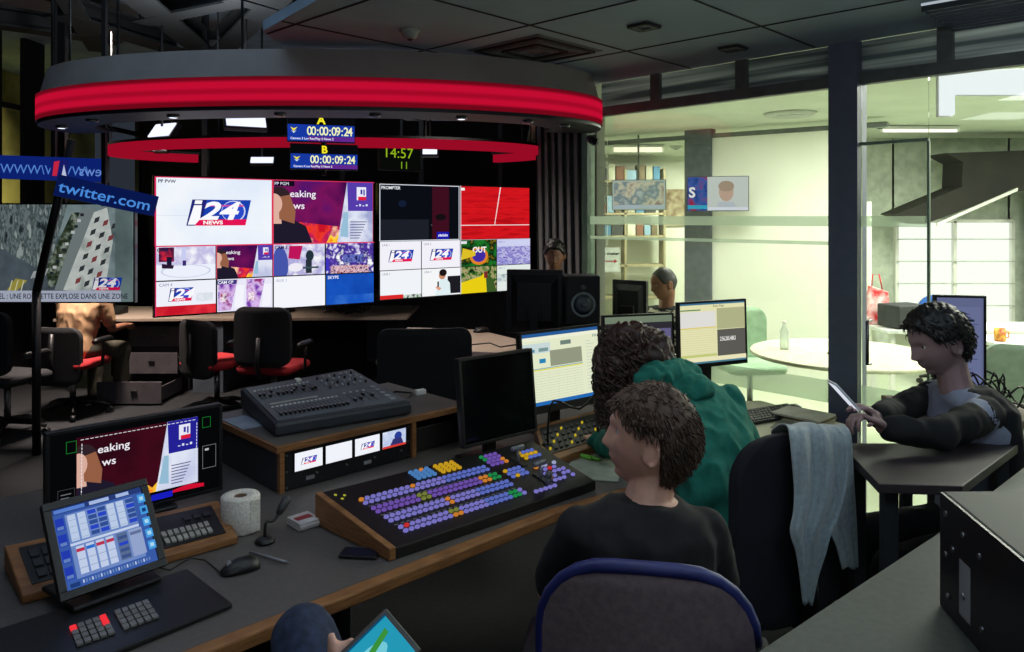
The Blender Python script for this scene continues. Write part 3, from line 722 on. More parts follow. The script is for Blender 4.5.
def d_right_wall(c, asp):
    c.rect(0, 0, 1, 1, (20, 20, 26))
    B = lambda i, j, k=1, l=1: (i * .25 + .002, j * .25 + .003, (i + k) * .25 - .002, (j + l) * .25 - .003)
    c.sub(*B(0, 2, 2, 2)); c.rect(0, 0, 1, 1, (225, 230, 240)); c.rect(.008, .012, .992, .988, (10, 13, 20)); c.rect(.008, .012, .6, .38, (28, 30, 40)); c.text('PROMPTER', .02, .91, .055, (235, 238, 245), bold=.02); c.rect(.70, .02, .86, .15, (24, 26, 170)); [c.rect(.72 + k * .018, .065, .732 + k * .018, .10 + .01 * (k % 2), (240, 240, 255)) for k in range(7)]; c.poly([(.62, .28), (.68, .30), (.78, .18), (.74, .16)], (90, 80, 96)); c.disc(.27, .66, .05, .06, (18, 28, 52))
    c.rect(.64, .02, .86, .98, (60, 14, 30)); c.rect(.70, .02, .86, .15, (24, 26, 170)); [c.rect(.72 + k * .018, .065, .732 + k * .018, .10 + .01 * (k % 2), (240, 240, 255)) for k in range(7)]; c.disc(.75, .42, .07, .06, (20, 14, 18))
    c.sub(*B(2, 2, 2, 2)); c.rect(0, 0, 1, 1, EN('red_feed', [(176, 14, 22), (214, 22, 30), (190, 16, 26)], 2.5, stretch=(1, 1, 8))); c.rect(0, .26, 1, .275, (245, 225, 225)); c.poly([(.475, .27), (.485, .27), (.572, 1), (.558, 1)], (245, 230, 230)); c.rect(.01, .92, .06, .97, (240, 240, 240))
    for k in range(5): c.rect(0, .36 + k * .12, 1, .365 + k * .12, (170, 10, 20))
    for i in (0, 1):
        c.sub(*B(i, 1)); c.rect(0, 0, 1, 1, (242, 240, 248)); logo(c, .2, .28, .82, .70); c.text('LINE %d' % (i + 1), .05, .85, .08, (120, 120, 150))
    c.sub(*B(0, 0)); c.rect(0, 0, 1, 1, (240, 243, 248)); c.rect(0, .0, .55, .14, (220, 40, 40)); c.rect(.55, .0, 1, .12, EN('green_hills', [(40, 110, 50), (220, 230, 220), (20, 40, 30)], 22)); c.text('LINE 3', .05, .85, .08, (120, 120, 150))
    c.sub(*B(1, 0)); c.rect(0, 0, 1, 1, (244, 246, 248)); c.rect(.66, .05, 1, .7, (28, 28, 34)); c.poly([(.34, .0), (.74, .0), (.72, .45), (.62, .62), (.46, .6), (.38, .3)], (222, 238, 242)); c.poly([(.34, .3), (.4, .36), (.5, .26), (.44, .18)], (222, 160, 130)); c.disc(.52, .74, .09, .15, (200, 140, 110)); c.disc(.54, .84, .10, .13, (30, 22, 22)); c.rect(.39, .32, .43, .52, (30, 30, 34)); c.text('LINE 4', .05, .85, .08, (120, 120, 150))
    c.sub(*B(2, 1)); c.rect(0, 0, 1, 1, EN('green_show', [(10, 20, 20), (30, 120, 40), (8, 12, 16), (200, 180, 30)], 6)); c.disc(.5, .38, .26, .34, (222, 130, 40)); c.disc(.5, .40, .19, .25, (64, 44, 160)); c.text('OUT', .32, .52, .22, (245, 245, 240), bold=.03); c.poly([(.05, .7), (.4, .55), (.4, .4), (.0, .25)], (220, 190, 40)); c.rect(.0, .86, .16, .96, (230, 230, 235))
    c.sub(*B(3, 1)); c.rect(0, 0, 1, 1, (206, 208, 240)); c.rect(0, 0, 1, .72, EN('violet_city', [(90, 70, 170), (200, 200, 236), (120, 110, 190), (160, 160, 220)], 16, stretch=(1, 1, 2))); c.text('EXT 2', .05, .86, .08, (90, 90, 160))
    c.sub(*B(2, 0)); c.rect(0, 0, 1, 1, EN('street_trees', [(20, 30, 20), (60, 110, 40), (180, 170, 120), (40, 50, 40)], 18)); c.poly([(0, 0), (.72, 0), (.68, .8), (.55, .62), (0, .42)], (232, 206, 20)); c.poly([(.72, 0), (1, 0), (.9, .5), (.7, .7)], (60, 90, 40)); c.rect(.64, .55, .74, .8, (120, 40, 40))
    c.sub(*B(3, 0)); c.rect(0, 0, 1, 1, (226, 234, 230)); c.rect(0, .35, 1, .66, EN('pale_city', [(170, 186, 196), (222, 230, 226), (140, 160, 170)], 18)); c.text('EXT 3', .05, .86, .08, (120, 140, 150))
    c.sub(0, 0, 1, 1); c.rect(.498, .0, .502, 1, (225, 228, 235)); c.rect(0, .498, 1, .501, (200, 205, 215))
display('video_wall_display', 'large wall display split into pictures, with the big logo and presenter pictures', 'display', pt(153, 6.4, .90), pt(374, 7.5, .90), 1.204, depth=.10, bez=.012, draw=d_left_wall, bodymat=gloss)
display('video_wall_display', 'large wall display split into pictures, with the dark prompter and red pictures', 'display', pt(378, 7.52, .915), pt(530, 8.71, .915), 1.18, depth=.10, bez=.012, draw=d_right_wall, bodymat=gloss)
for i, (px, Y, ztop) in enumerate(((200, 6.85, 2.05), (340, 7.5, 2.05), (420, 8.1, 2.05), (500, 8.7, 2.05))):
    p = pt(px, Y, ztop - .4); q = MB(); q.box((p.x, p.y + .12, 2.65), (.05, .05, 2.1)); q.box((p.x, p.y + .07, 1.75), (.3, .06, .2)); q.build('display_hanger', black, label=['black drop pole behind the logo picture, far left one', 'black drop pole behind the presenter picture', 'black drop pole behind the prompter picture', 'black drop pole behind the red picture'][i], cat='mount')
def d_city(c, asp):
    c.rect(0, 0, 1, 1, EN('aerial_haze', [(60, 74, 78), (112, 128, 130), (84, 98, 100)], 3))
    c.poly([(0, .3), (.38, .15), (.55, 1), (0, 1)], EN('aerial_blocks', [(30, 38, 42), (96, 108, 110), (50, 60, 62), (130, 140, 138)], 9, stretch=(3, 1, 1)))
    c.poly([(0, .14), (.42, .0), (.62, .1), (.25, .42), (0, .62)], EN('aerial_road', [(52, 60, 66), (74, 84, 92)], 6))
    c.poly([(.42, .14), (.52, .2), (.68, .92), (.58, .92), (.40, .35)], EN('aerial_trees', [(20, 30, 24), (50, 60, 44), (120, 130, 120)], 22))
    c.poly([(.46, .12), (.60, .12), (.74, .95), (.64, .95)], (128, 140, 140)); c.poly([(.52, .12), (.80, .08), (.86, .62), (.82, .97), (.73, .92)], EN('aerial_facade', [(150, 158, 156), (176, 182, 178), (120, 130, 128)], 5))
    for i in range(6):
        for j in range(3):
            s = .60 + i * .026 + j * .06; t = .18 + i * .125 - j * .03
            if s < .86 and t < .9: c.poly([(s, t), (s + .034, t + .02), (s + .044, t + .075), (s + .01, t + .055)], (58, 62, 66) if (i + j) % 3 else (140, 70, 72))
    for i in range(11): c.rect(.43 + i * .021, .28 + i * .06, .455 + i * .021, .31 + i * .06, (210, 214, 214) if i % 2 else (40, 44, 50))
    for i in range(9): c.poly([(.30 + i * .012, .24 + i * .004), (.305 + i * .012, .235 + i * .004), (.33 + i * .012, .31 + i * .004), (.322 + i * .012, .315 + i * .004)], (190, 196, 196))
    c.poly([(.14, .12), (.2, .1), (.28, .22), (.2, .24)], (170, 160, 70))
    for k in range(3): c.poly([(.15 + k * .04, .1), (.158 + k * .04, .1), (.18 + k * .04, .22), (.172 + k * .04, .22)], (225, 220, 180))
    c.rect(.88, 0, 1, 1, EN('aerial_haze_right', [(70, 84, 86), (96, 112, 112)], 3))
    c.rect(.0, .0, .92, .115, (188, 196, 216)); c.rect(0, 0, .045, .115, (190, 30, 50)); c.text('AEL : UNE ROQUETTE EXPLOSE DANS UNE ZONE', .06, .032, .055, (30, 36, 60), bold=.012, sx=.80)
    logo(c, .72, .12, .93, .25)
display('hanging_display', 'large hanging display at far left showing an aerial city street picture', 'display', pt(-14, 6.0, 1.07), pt(135, 6.0, 1.07), .79, depth=.08, bez=.012, draw=d_city, st=.62, bodymat=gloss)
q = MB(); q.box((-3.6, 6.09, 2.6), (.06, .05, 2.0)); q.box((-3.6, 6.08, 1.75), (.3, .05, .2)); q.build('display_hanger', black, label='black drop pole holding the aerial city display', cat='mount')
def d_timer(letter, last):
    def f(c, asp):
        c.rect(0, 0, 1, 1, (8, 9, 12)); c.rect(0, .03, 1, .62, (22, 56, 160)); c.rect(.3, .03, 1, .2, (96, 40, 140)); c.rect(0, .03, .3, .18, (20, 60, 170))
        c.poly([(.04, .52), (.09, .36), (.14, .52), (.09, .47)], (240, 225, 60)); c.poly([(.05, .40), (.09, .30), (.13, .40), (.09, .36)], (200, 220, 245))
        c.text(letter, .5, .66, .30, (250, 236, 40), 'c', bold=.03)
        for k, ch in enumerate('00:00:09:24'): c.text(ch, .32 + .061 * k, .25, .32, (240, 242, 190), 'c', bold=.015, sx=.86)
        c.text('Camera 3 Log Rec/Play 3 News 2', .04, .08, .08, (235, 238, 250), bold=.02)
    return f
display('timer_display', 'upper blue timer strip display headed by a yellow letter A', 'display', pt(287, 5.35, 2.28), pt(355, 5.5, 2.28), .205, depth=.04, bez=.004, draw=d_timer('A', '24'))
display('timer_display', 'lower blue timer strip display headed by a yellow letter B', 'display', pt(290, 5.35, 2.085), pt(358, 5.5, 2.085), .185, depth=.04, bez=.004, draw=d_timer('B', '24'))
q = MB(); q.box((-1.36, 5.49, 2.6), (.03, .03, 1.1)); q.build('display_hanger', black, label='thin black drop rod holding the two blue timers', cat='mount')
def d_clock(c, asp):
    c.rect(0, 0, 1, 1, (8, 10, 8)); c.text('14:57', .08, .48, .42, (142, 176, 30), bold=-.0, sx=1.1); c.text('11', .48, .05, .30, (120, 160, 30), sx=1.1)
display('wall_clock', 'digital clock with green figures above the prompter picture', 'clock', pt(379, 7.0, 2.185), pt(420, 7.3, 2.185), .25, depth=.05, bez=.008, draw=d_clock)
q = MB(); q.box((-1.05, 7.22, 2.95), (.025, .025, 1.15)); q.build('display_hanger', black, label='thin black drop rod holding the green clock', cat='mount')
def ticker(label, a, b, h, fn):
    a, b = V(a), V(b); t = thing('ticker_display', label, 'display', a)
    d = b - a; up = d.normalized().cross(V((0, 1, 0))); up = V((0, 0, 1)) - d.normalized() * d.normalized().z; up = up.normalized() * h
    n = d.cross(up).normalized()
    q = MB(); q.quadbox(a - n * .04, d, up, n * .038); q.build('casing', black, t); c = Canvas(a, d, up, st=.8); fn(c, h / d.length); c.done('screen', t)
    q = MB(); m = (a + b) / 2 - n * .05; q.box((m.x, m.y, (m.z + 3.65) / 2), (.03, .03, 3.65 - m.z)); q.build('hanger', black, t)
def tk1(c, asp):
    c.rect(0, 0, 1, 1, (14, 36, 120)); c.text('/WWW\\WWW\\', .02, .25, .4, (90, 140, 226)); c.rect(.50, .1, .66, .9, (24, 30, 110)); c.poly([(.52, .2), (.56, .2), (.58, .85), (.53, .8)], (210, 40, 70)); c.poly([(.60, .15), (.65, .15), (.62, .7)], (200, 210, 240)); c.text('news', .76, .25, .45, (110, 150, 230), mirror=True)
def tk2(c, asp):
    c.rect(0, 0, 1, 1, (10, 26, 84)); c.text('twitter.com', .03, .22, .52, (80, 150, 240), bold=.01, sx=1.15)
ticker('flat blue ticker strip at far left, with the mirrored word news', pt(-6, 5.5, 2.03), pt(106, 5.5, 2.0), .17, tk1)
ticker('dark blue slanting ticker strip with the web address in light blue letters', pt(53, 5.25, 1.90), pt(154, 5.6, 1.755), .15, tk2)

# ------------------------------------------------------------ main desk
OD = V((-.755, 1.755, 0)); U = V((.7193, .6947, 0)); Wd = V((-.6947, .7193, 0))
def D(u, v, z=.75): return OD + U * u + Wd * v + V((0, 0, z))
desk = thing('control_desk', 'long grey control room desk with an oak front edge carrying the consoles', 'desk', (0, 2.6, 0))
front = [D(-1.3, 0), D(1.21, 0), PZ(700, 466, .75), PZ(846, 425, .75)]
backp = [PZ(766, 401, .75) + V((-.02, .0, 0)), V((.55, 4.1, .75)), D(.9, 1.42), D(-1.3, 1.42)]
q = MB(); q.prism([p - V((0, 0, .03)) for p in front + backp], (0, 0, .03)); q.build('desktop', worktop, desk)
q = MB()
for a, b in zip(front, front[1:]):
    d = (b - a).normalized(); n = V((d.y, -d.x, 0)); q.prism([a - V((0, 0, .034)), b - V((0, 0, .034)), b + n * .045 - V((0, 0, .034)), a + n * .045 - V((0, 0, .034))], (0, 0, .036))
q.build('front_edge', wood, desk, bevel=.006, label='rounded oak front edge')
for p in (D(-.4, .75, 0), D(.9, .8, 0)): q = MB(); q.quadbox(p, U * .04, Wd * .55, V((0, 0, .715))); q.build('support_panel', dkgrey, desk)
q = MB()
q.quadbox(D(-1.2, 1.3, 0), U * 2.1, Wd * .03, V((0, 0, .715)))
q.build('back_panel', dkgrey, desk)
lt = MB(); lt.prism([PZ(655, 479, .7515), PZ(700, 466, .7515), PZ(846, 425, .7515), PZ(766, 401, .7515) + V((-.03, 0, 0)), PZ(640, 405, .7515)], (0, 0, .003)); lt.build('pale_top', cream, desk, label='cream coloured desktop section by the glass')

# riser cabinet
rz0, rz1 = .752, .922
R0 = V((-.835, 2.735, 0))
def Rp(u, v, z): return R0 + U * u + Wd * v + V((0, 0, z))
ris = thing('riser_cabinet', 'low grey riser cabinet with oak edges behind the button console', 'cabinet', Rp(.4, .3, rz0))
q = MB(); q.quadbox(Rp(0, .02, rz1 - .022), U * .90, Wd * .60, V((0, 0, .022))); q.build('top_board', worktop, ris, bevel=.002)
q = MB(); q.quadbox(Rp(-.002, -.0, rz1 - .024), U * .905, Wd * .02, V((0, 0, .0245))); q.quadbox(Rp(-.012, .0, rz1 - .024), U * .012, Wd * .62, V((0, 0, .0245))); q.build('edge_strip', wood, ris, bevel=.002, label='oak edging')
q = MB(); q.quadbox(Rp(-.0, .0, rz0), U * .018, Wd * .02, V((0, 0, .146))); q.build('upright', wood, ris, label='narrow oak upright'); q = MB(); q.quadbox(Rp(.590, .0, rz0), U * .018, Wd * .02, V((0, 0, .146))); q.build('upright', wood, ris, label='narrow oak upright')
q = MB(); q.quadbox(Rp(0, .02, rz0), U * .018, Wd * .58, V((0, 0, .146))); q.quadbox(Rp(.590, .02, rz0), U * .018, Wd * .58, V((0, 0, .146))); q.quadbox(Rp(.88, .0, rz0), U * .018, Wd * .6, V((0, 0, .146))); q.quadbox(Rp(.018, .58, rz0), U * .86, Wd * .015, V((0, 0, .146))); q.build('side_panel', dkgrey, ris)
# rack with four small screens
rk = thing('rack_monitor_unit', 'black rack unit with four small bright screens set in the riser', 'monitor unit', Rp(.29, .1, rz0))
q = MB(); q.quadbox(Rp(.022, .03, rz0 + .002), U * .565, Wd * .3, V((0, 0, .140))); q.build('chassis', black, rk)
q = MB(); q.quadbox(Rp(.020, .012, rz0 + .001), U * .568, Wd * .018, V((0, 0, .143))); q.build('faceplate', M('rack_face', (30, 30, 33), .4), rk, bevel=.002)
def d_small(k):
    def f(c, asp):
        c.rect(0, 0, 1, 1, (240, 243, 250))
        if k in (0, 2): logo(c, .22, .3, .8, .66)
        if k == 3:
            c.rect(0, 0, 1, 1, EN('helmet_feed', [(222, 230, 245), (180, 196, 230), (240, 244, 252)], 14)); c.disc(.66, .62, .16, .26, (40, 60, 150)); c.poly([(.3, .1), (.9, .1), (.8, .5), (.45, .5)], (50, 50, 110)); c.rect(0, 0, 1, .13, (210, 60, 50))
    return f
for k in range(4):
    o = Rp(.062 + k * .128, .011, rz0 + .064); n = -Wd
    q = MB(); q.quadbox(o - U * .004 - V((0, 0, .004)), U * .122, -Wd * .003, V((0, 0, .072))); fr = q.build('screen_frame', gloss, rk)
    c = Canvas(o - Wd * .0035, U * .114, V((0, 0, .067))); c.step = .00015; d_small(k)(c, .59); c.done('screen', fr)
    q = MB()
    for z in (.03,): q.cyl(o + U * .09 + V((0, 0, -.022)), o + U * .09 - Wd * .01 + V((0, 0, -.022)), .004, 10)
    q.build('knob', steel, rk)
for k in range(2):
    o = Rp(.11 + k * .25, .0112, rz0 + .022); q = MB(); q.quadbox(o, U * .034, -Wd * .002, V((0, 0, .014))); q.build('name_plate', M('plate_grey', (150, 152, 156), .4), rk)
for u in (.032, .575):
    for z in (.012, .07, .130):
        q = MB(); o = Rp(u, .012, rz0 + z); q.cyl(o, o - Wd * .003, .004, 8); q.build('screw', steel, rk)
for z in (.02, .05, .09, .11):
    pass
q = MB(); q.quadbox(Rp(.62, .05, rz0 + .002), U * .25, Wd * .3, V((0, 0, .10))); q.build('equipment_box', black, bevel=.003, label='plain black equipment box in the open right bay of the riser', cat='equipment box')

# audio mixer
mz = [PZ(275, 424, .975), PZ(413, 402, .975), PZ(352, 368, 1.01), PZ(240, 388, 1.01)]
def patch(c):
    a, b, d, e = c
    nn = (b - a).cross(e - a).normalized()
    def P(s, t, h=0): return a * (1 - s) * (1 - t) + b * s * (1 - t) + d * s * t + e * (1 - s) * t + nn * h
    return P, nn
PM, nm_ = patch(mz)
mix = thing('audio_mixer', 'dark audio mixing desk with fader rows on top of the riser cabinet', 'audio mixer', (-.8, 3.2, rz1))
base = [V((p.x, p.y, rz1 + .003)) for p in mz]
q = MB(); q.hexa(base + mz); q.build('body', M('mixer_body', (52, 56, 62), .5), mix, bevel=.012)
q = MB(); q.hexa([PM(.03, .05, .0), PM(.97, .05, .0), PM(.97, .95, .0), PM(.03, .95, .0), PM(.03, .05, .003), PM(.97, .05, .003), PM(.97, .95, .003), PM(.03, .95, .003)]); q.build('panel', M('mixer_panel', (92, 100, 108), .45), mix)
cap_m = M('fader_cap', (24, 24, 26), .4); kn_m = M('knob_grey', (160, 162, 168), .5)
def slotbox(P, nn, s, t, ds, dt, h0, h1): return [P(s - ds, t - dt, h0), P(s + ds, t - dt, h0), P(s + ds, t + dt, h0), P(s - ds, t + dt, h0), P(s - ds, t - dt, h1), P(s + ds, t - dt, h1), P(s + ds, t + dt, h1), P(s - ds, t + dt, h1)]
sl = MB(); ln = MB()
rr = random.Random(5)
for row, (t0, n, s0, s1) in enumerate(((.16, 16, .08, .56), (.62, 14, .07, .50), (.20, 4, .64, .80))):
    for k in range(n):
        s = s0 + (s1 - s0) * k / (n - 1)
        sl.hexa(slotbox(PM, nm_, s, t0 + .06, .0025, .10, .003, .0036))
        tt = t0 + (-.01 if row == 0 else rr.choice((0, .02, .05, .1)))
        q = MB(); q.hexa(slotbox(PM, nm_, s, tt, .008, .018, .003, .014)); f = q.build('fader_cap', cap_m, mix, bevel=.0015)
        ln.hexa(slotbox(PM, nm_, s, tt, .008, .003, .0141, .0146)); ln.hexa(slotbox(PM, nm_, s, t0 + .20, .009, .008, .003, .006))
sl.build('fader_slots', black, mix, label='black fader slots', kind='stuff'); ln.build('fader_markings', M('mark_pale', (215, 218, 222), .5), mix, label='pale fader marks and buttons', kind='stuff')
for r_ in range(4):
    for k in range(7):
        s, t = .60 + k * .052, .58 + r_ * .09; q = MB(); a = PM(s, t, .003); q.cyl(a, a + nm_ * .012, .006, 10, r2=.005); q.build('knob', kn_m if (k + r_) % 3 else cap_m, mix)
for r_ in range(5):
    q = MB(); q.hexa(slotbox(PM, nm_, .90, .12 + .08 * r_, .02, .022, .003, .006)); q.build('key', kn_m, mix)
q = MB(); q.hexa(slotbox(PM, nm_, .26, .435, .18, .006, .003, .006)); q.build('label_strip', M('mark_pale2', (190, 190, 185), .6), mix)
q = MB(); q.hexa(slotbox(PM, nm_, .45, .90, .02, .03, .003, .012)); q.build('card', white, mix, label='white card stuck on the mixer')

# vision mixer
SWc = [PZ(396, 548, .785), PZ(596, 481, .785), PZ(531, 440, .85), PZ(321, 492, .85)]
PS, ns = patch(SWc)
sw = thing('vision_mixer', 'black vision mixer console covered with rows of lit buttons', 'vision mixer', (-.15, 2.65, .75))
q = MB(); q.hexa([V((p.x, p.y, .752)) for p in SWc] + SWc); q.build('body', gloss if 0 else M('switcher_black', (20, 20, 22), .45), sw, bevel=.004)
a, e = SWc[0], SWc[3]; dd = (e - a).normalized(); sd = V((-(SWc[1] - a).normalized().x, -(SWc[1] - a).normalized().y, 0))
q = MB(); q.hexa([V((a.x, a.y, .752)), V((a.x, a.y, .752)) + sd * .022, V((e.x, e.y, .752)) + sd * .022, V((e.x, e.y, .752)), a + V((0, 0, .004)), a + sd * .022 + V((0, 0, .004)), e + sd * .022 + V((0, 0, .004)), e + V((0, 0, .004))]); q.build('side_panel', wood, sw, bevel=.003, label='oak side panel')
lil, blu, vio, yel, grn, redb, org, pal, olv, cya = (146, 140, 232), (110, 130, 226), (130, 96, 200), (235, 185, 40), (40, 160, 90), (235, 60, 60), (240, 150, 60), (190, 200, 240), (140, 150, 70), (90, 150, 220)
btn = []
rb = random.Random(11)
for r_, tb in enumerate((.155, .335, .50, .665)):
    for sub in (0, 1):
        for k in range(24):
            col = (lil, lil, vio, lil)[r_] if not (r_ == 3) else lil
            if r_ == 2: col = vio
            if r_ == 2 and k in (8, 9): col = olv
            if r_ == 2 and k in (20, 21) : col = org
            if r_ == 2 and k in (22, 23): col = grn
            if r_ == 3 and k > 14: col = blu
            if r_ == 3 and sub == 1 and k in (0, 9): col = org
            if r_ == 1 and k > 16: col = blu
            if r_ == 1 and k in (11,): col = org
            if r_ == 0 and k in (9, 10): col = olv if sub else org
            if r_ == 0 and k in (21, 22): col = grn
            if r_ == 0 and k == 1 and sub: col = redb
            if r_ == 0 and k > 15 and k < 21: col = blu
            btn.append((.085 + k * .0243 + (3 - r_) * .002, tb + sub * .062, col))
for r_ in range(4):
    for k in range(4): btn.append((.36 + k * .0243, .82 + r_ * .042, cya if not (r_ == 3 and k == 2) else org))
    for k in range(4): btn.append((.475 + k * .026, .82 + r_ * .042, yel))
for r_ in range(4):
    for k in range(4): btn.append((.69 + k * .0243, .72 + r_ * .06, (grn if k == 0 else vio) if r_ > 1 else (org if k > 2 else vio)))
for r_ in range(3):
    for k in range(4): btn.append((.70 + k * .0243, .44 + r_ * .06, (yel if (r_ == 2 and k == 0) or (r_ == 0 and k == 1) else blu)))
for r_ in range(3):
    for k in range(4): btn.append((.86 + k * .0243, .68 + r_ * .06, yel if r_ == 1 or k == 0 else blu))
for r_ in range(5):
    for k in range(5):
        if (r_ + k) % 4 != 3: btn.append((.84 + k * .026, .20 + r_ * .07, redb if (r_ == 3 and k == 2) else org if (r_ == 4 and k == 0 or r_ == 1 and k == 0) else pal if r_ == 4 else lil))
for k in range(5): btn.append((.70 + k * .026, .12, lil))
btn.sort(key=lambda b: (PS(b[0], b[1]) - V((0, 0, H))).length)
def addbtn(q, s, t, m=0):
    ctr = PS(s, t, .0); a = (SWc[1] - SWc[0]).normalized(); b = ns.cross(a)
    rg = []
    for h, r in ((0, .0092), (.006, .0088), (.0075, .0070)):
        rg.append([ctr + ns * h + a * r * math.cos(x) + b * r * .86 * math.sin(x) for x in [2 * math.pi * i / 8 for i in range(8)]])
    q.ringloft(rg, m, smooth=False)
for s, t, col in btn[:100]:
    q = MB(); addbtn(q, s, t); q.build('button', E(col, .6), sw)
q = MB(); ml = []
for s, t, col in btn[100:]:
    if col not in ml: ml.append(col)
    addbtn(q, s, t, ml.index(col))
q.build('buttons', [E(c, .6) for c in ml], sw, kind='stuff', label='further rows of lit buttons')
q = MB()
for tb in (.27, .445, .61):
    for k in range(22): q.hexa(slotbox(PS, ns, .09 + k * .026, tb, .008, .007, .0, .0012))
q.build('legends', M('legend_pale', (118, 118, 130), .6), sw, kind='stuff', label='small pale legends between the rows')
for k, (s, t) in enumerate(((.81, .66), (.80, .30))):
    lv = MB(); a = PS(s, t, 0); lv.hexa(slotbox(PS, ns, s, t, .012, .10, 0, .004)); o = lv.build('fader_slot', dkgrey, sw)
    b = PS(s, t + .04, .05); aa = (SWc[1] - SWc[0]).normalized()
    lv = MB(); lv.cyl(a, b, .005, 8); lv.cyl(b - aa * .028, b + aa * .028, .009, 12); lv.build('lever', M('lever_grey', (130, 134, 138), .35), sw, smooth=True, label='grey crossfade lever')
q = MB(); a = PS(.78, .16, 0); q.cyl(a, a + ns * .03, .012, 12); q.ell(a + ns * .04, .014); q.build('joystick', M('joystick', (90, 92, 96), .3), sw, smooth=True)
for s, t in ((.03, .9), (.055, .86), (.035, .82)):
    q = MB(); q.hexa(slotbox(PS, ns, s, t, .004, .010, 0, .002)); q.build('indicator', E((180, 180, 60), .8), sw)

# wooden framed button panels
def wood_panel(label, cs, keys, zb=.752):
    P, nn = patch(cs); ce = sum(cs, V((0, 0, 0))) / 4
    t = thing('button_panel', label, 'control panel', (ce.x, ce.y, zb))
    q = MB(); q.hexa([V((p.x, p.y, zb)) for p in cs] + cs); q.build('wooden_frame', wood, t, bevel=.004)
    q = MB(); q.hexa([P(.05, .14, 0), P(.95, .14, 0), P(.95, .88, 0), P(.05, .88, 0), P(.05, .14, .003), P(.95, .14, .003), P(.95, .88, .003), P(.05, .88, .003)]); q.build('face', black, t)
    for (s, t_, ds, dt, m) in keys:
        q = MB(); q.hexa(slotbox(P, nn, s, t_, ds, dt, .003, .009)); q.build('key', m, t)
    return t
kg = M('key_grey', (168, 166, 160), .5); kk = M('key_black', (40, 40, 44), .5)
ks = []
for r_ in range(2):
    for k in range(8): ks.append((.66 + k * .031, .26 + r_ * .16, .011, .055, kg))
for r_ in range(3):
    for k in range(8): ks.append((.10 + k * .05, .28 + r_ * .2, .018, .07, kk if (k, r_) != (2, 0) else E((190, 190, 120), .5)))
for k in range(3): ks.append((.80 + k * .05, .66, .016, .05, kk))
wood_panel('oak framed panel with grey keys under the presenter monitor at left', [PZ(22, 596, .775), PZ(238, 536, .775), PZ(218, 500, .82), PZ(4, 546, .82)], ks)
ks = [(.10 + k * .075, .25 + r_ * .15, .012 if (k * 3 + r_ * 5) % 4 == 0 else .022, .022 if (k * 3 + r_ * 5) % 4 == 0 else .045, E((214, 190, 40), .7) if (k * 3 + r_ * 5) % 4 == 0 else kk) for r_ in range(4) for k in range(12)]
wood_panel('oak framed keypad with yellow lit keys under the bright pale monitor', [PZ(546, 462, .785), PZ(615, 440, .785), PZ(603, 408, .82), PZ(534, 426, .82)], ks)

# ------------------------------------------------------------ desk monitors
def d_break(c, asp):
    c.rect(0, 0, 1, 1, (6, 7, 9)); c.sub(.14, .13, .86, .93); breaking(c, asp, dark=True); c.sub(0, 0, 1, 1)
    for i in range(26):
        c.rect(.16 + i * .0262, .905, .178 + i * .0262, .912, (235, 235, 240))
    for i in range(18): c.rect(.158, .17 + i * .040, .162, .198 + i * .040, (235, 235, 240)); c.rect(.835, .17 + i * .040, .839, .198 + i * .040, (235, 235, 240))
    for i in range(12): c.rect(.60 + i * .02, .175, .612 + i * .02, .181, (225, 225, 235))
    for s0, s1 in ((.075, .13), (.87, .925)): c.frame(s0, .80, s1, .93, .003, .006, (20, 120, 40))
    c.rect(.55, .06, .68, .13, (24, 30, 190)); c.poly([(.68, .10), (.88, .09), (.88, .13), (.78, .16), (.68, .13)], (210, 16, 50))
    c.frame(.87, .30, .96, .58, .003, .006, (120, 120, 120)); c.frame(.03, .16, .12, .42, .003, .006, (60, 62, 66))
    for i in range(5): c.rect(.045, .20 + i * .04, .10 - .01 * (i % 2), .21 + i * .04, (110, 112, 116))
    c.rect(.885, .52, .91, .545, (190, 190, 190))
display('monitor', 'wide black monitor at left showing a presenter and dark breaking news picture', 'monitor', V((-1.452, 2.362, .765)), V((-1.05, 2.75, .765)), .312, depth=.05, bez=.012, draw=d_break, stand=.752, st=.95)
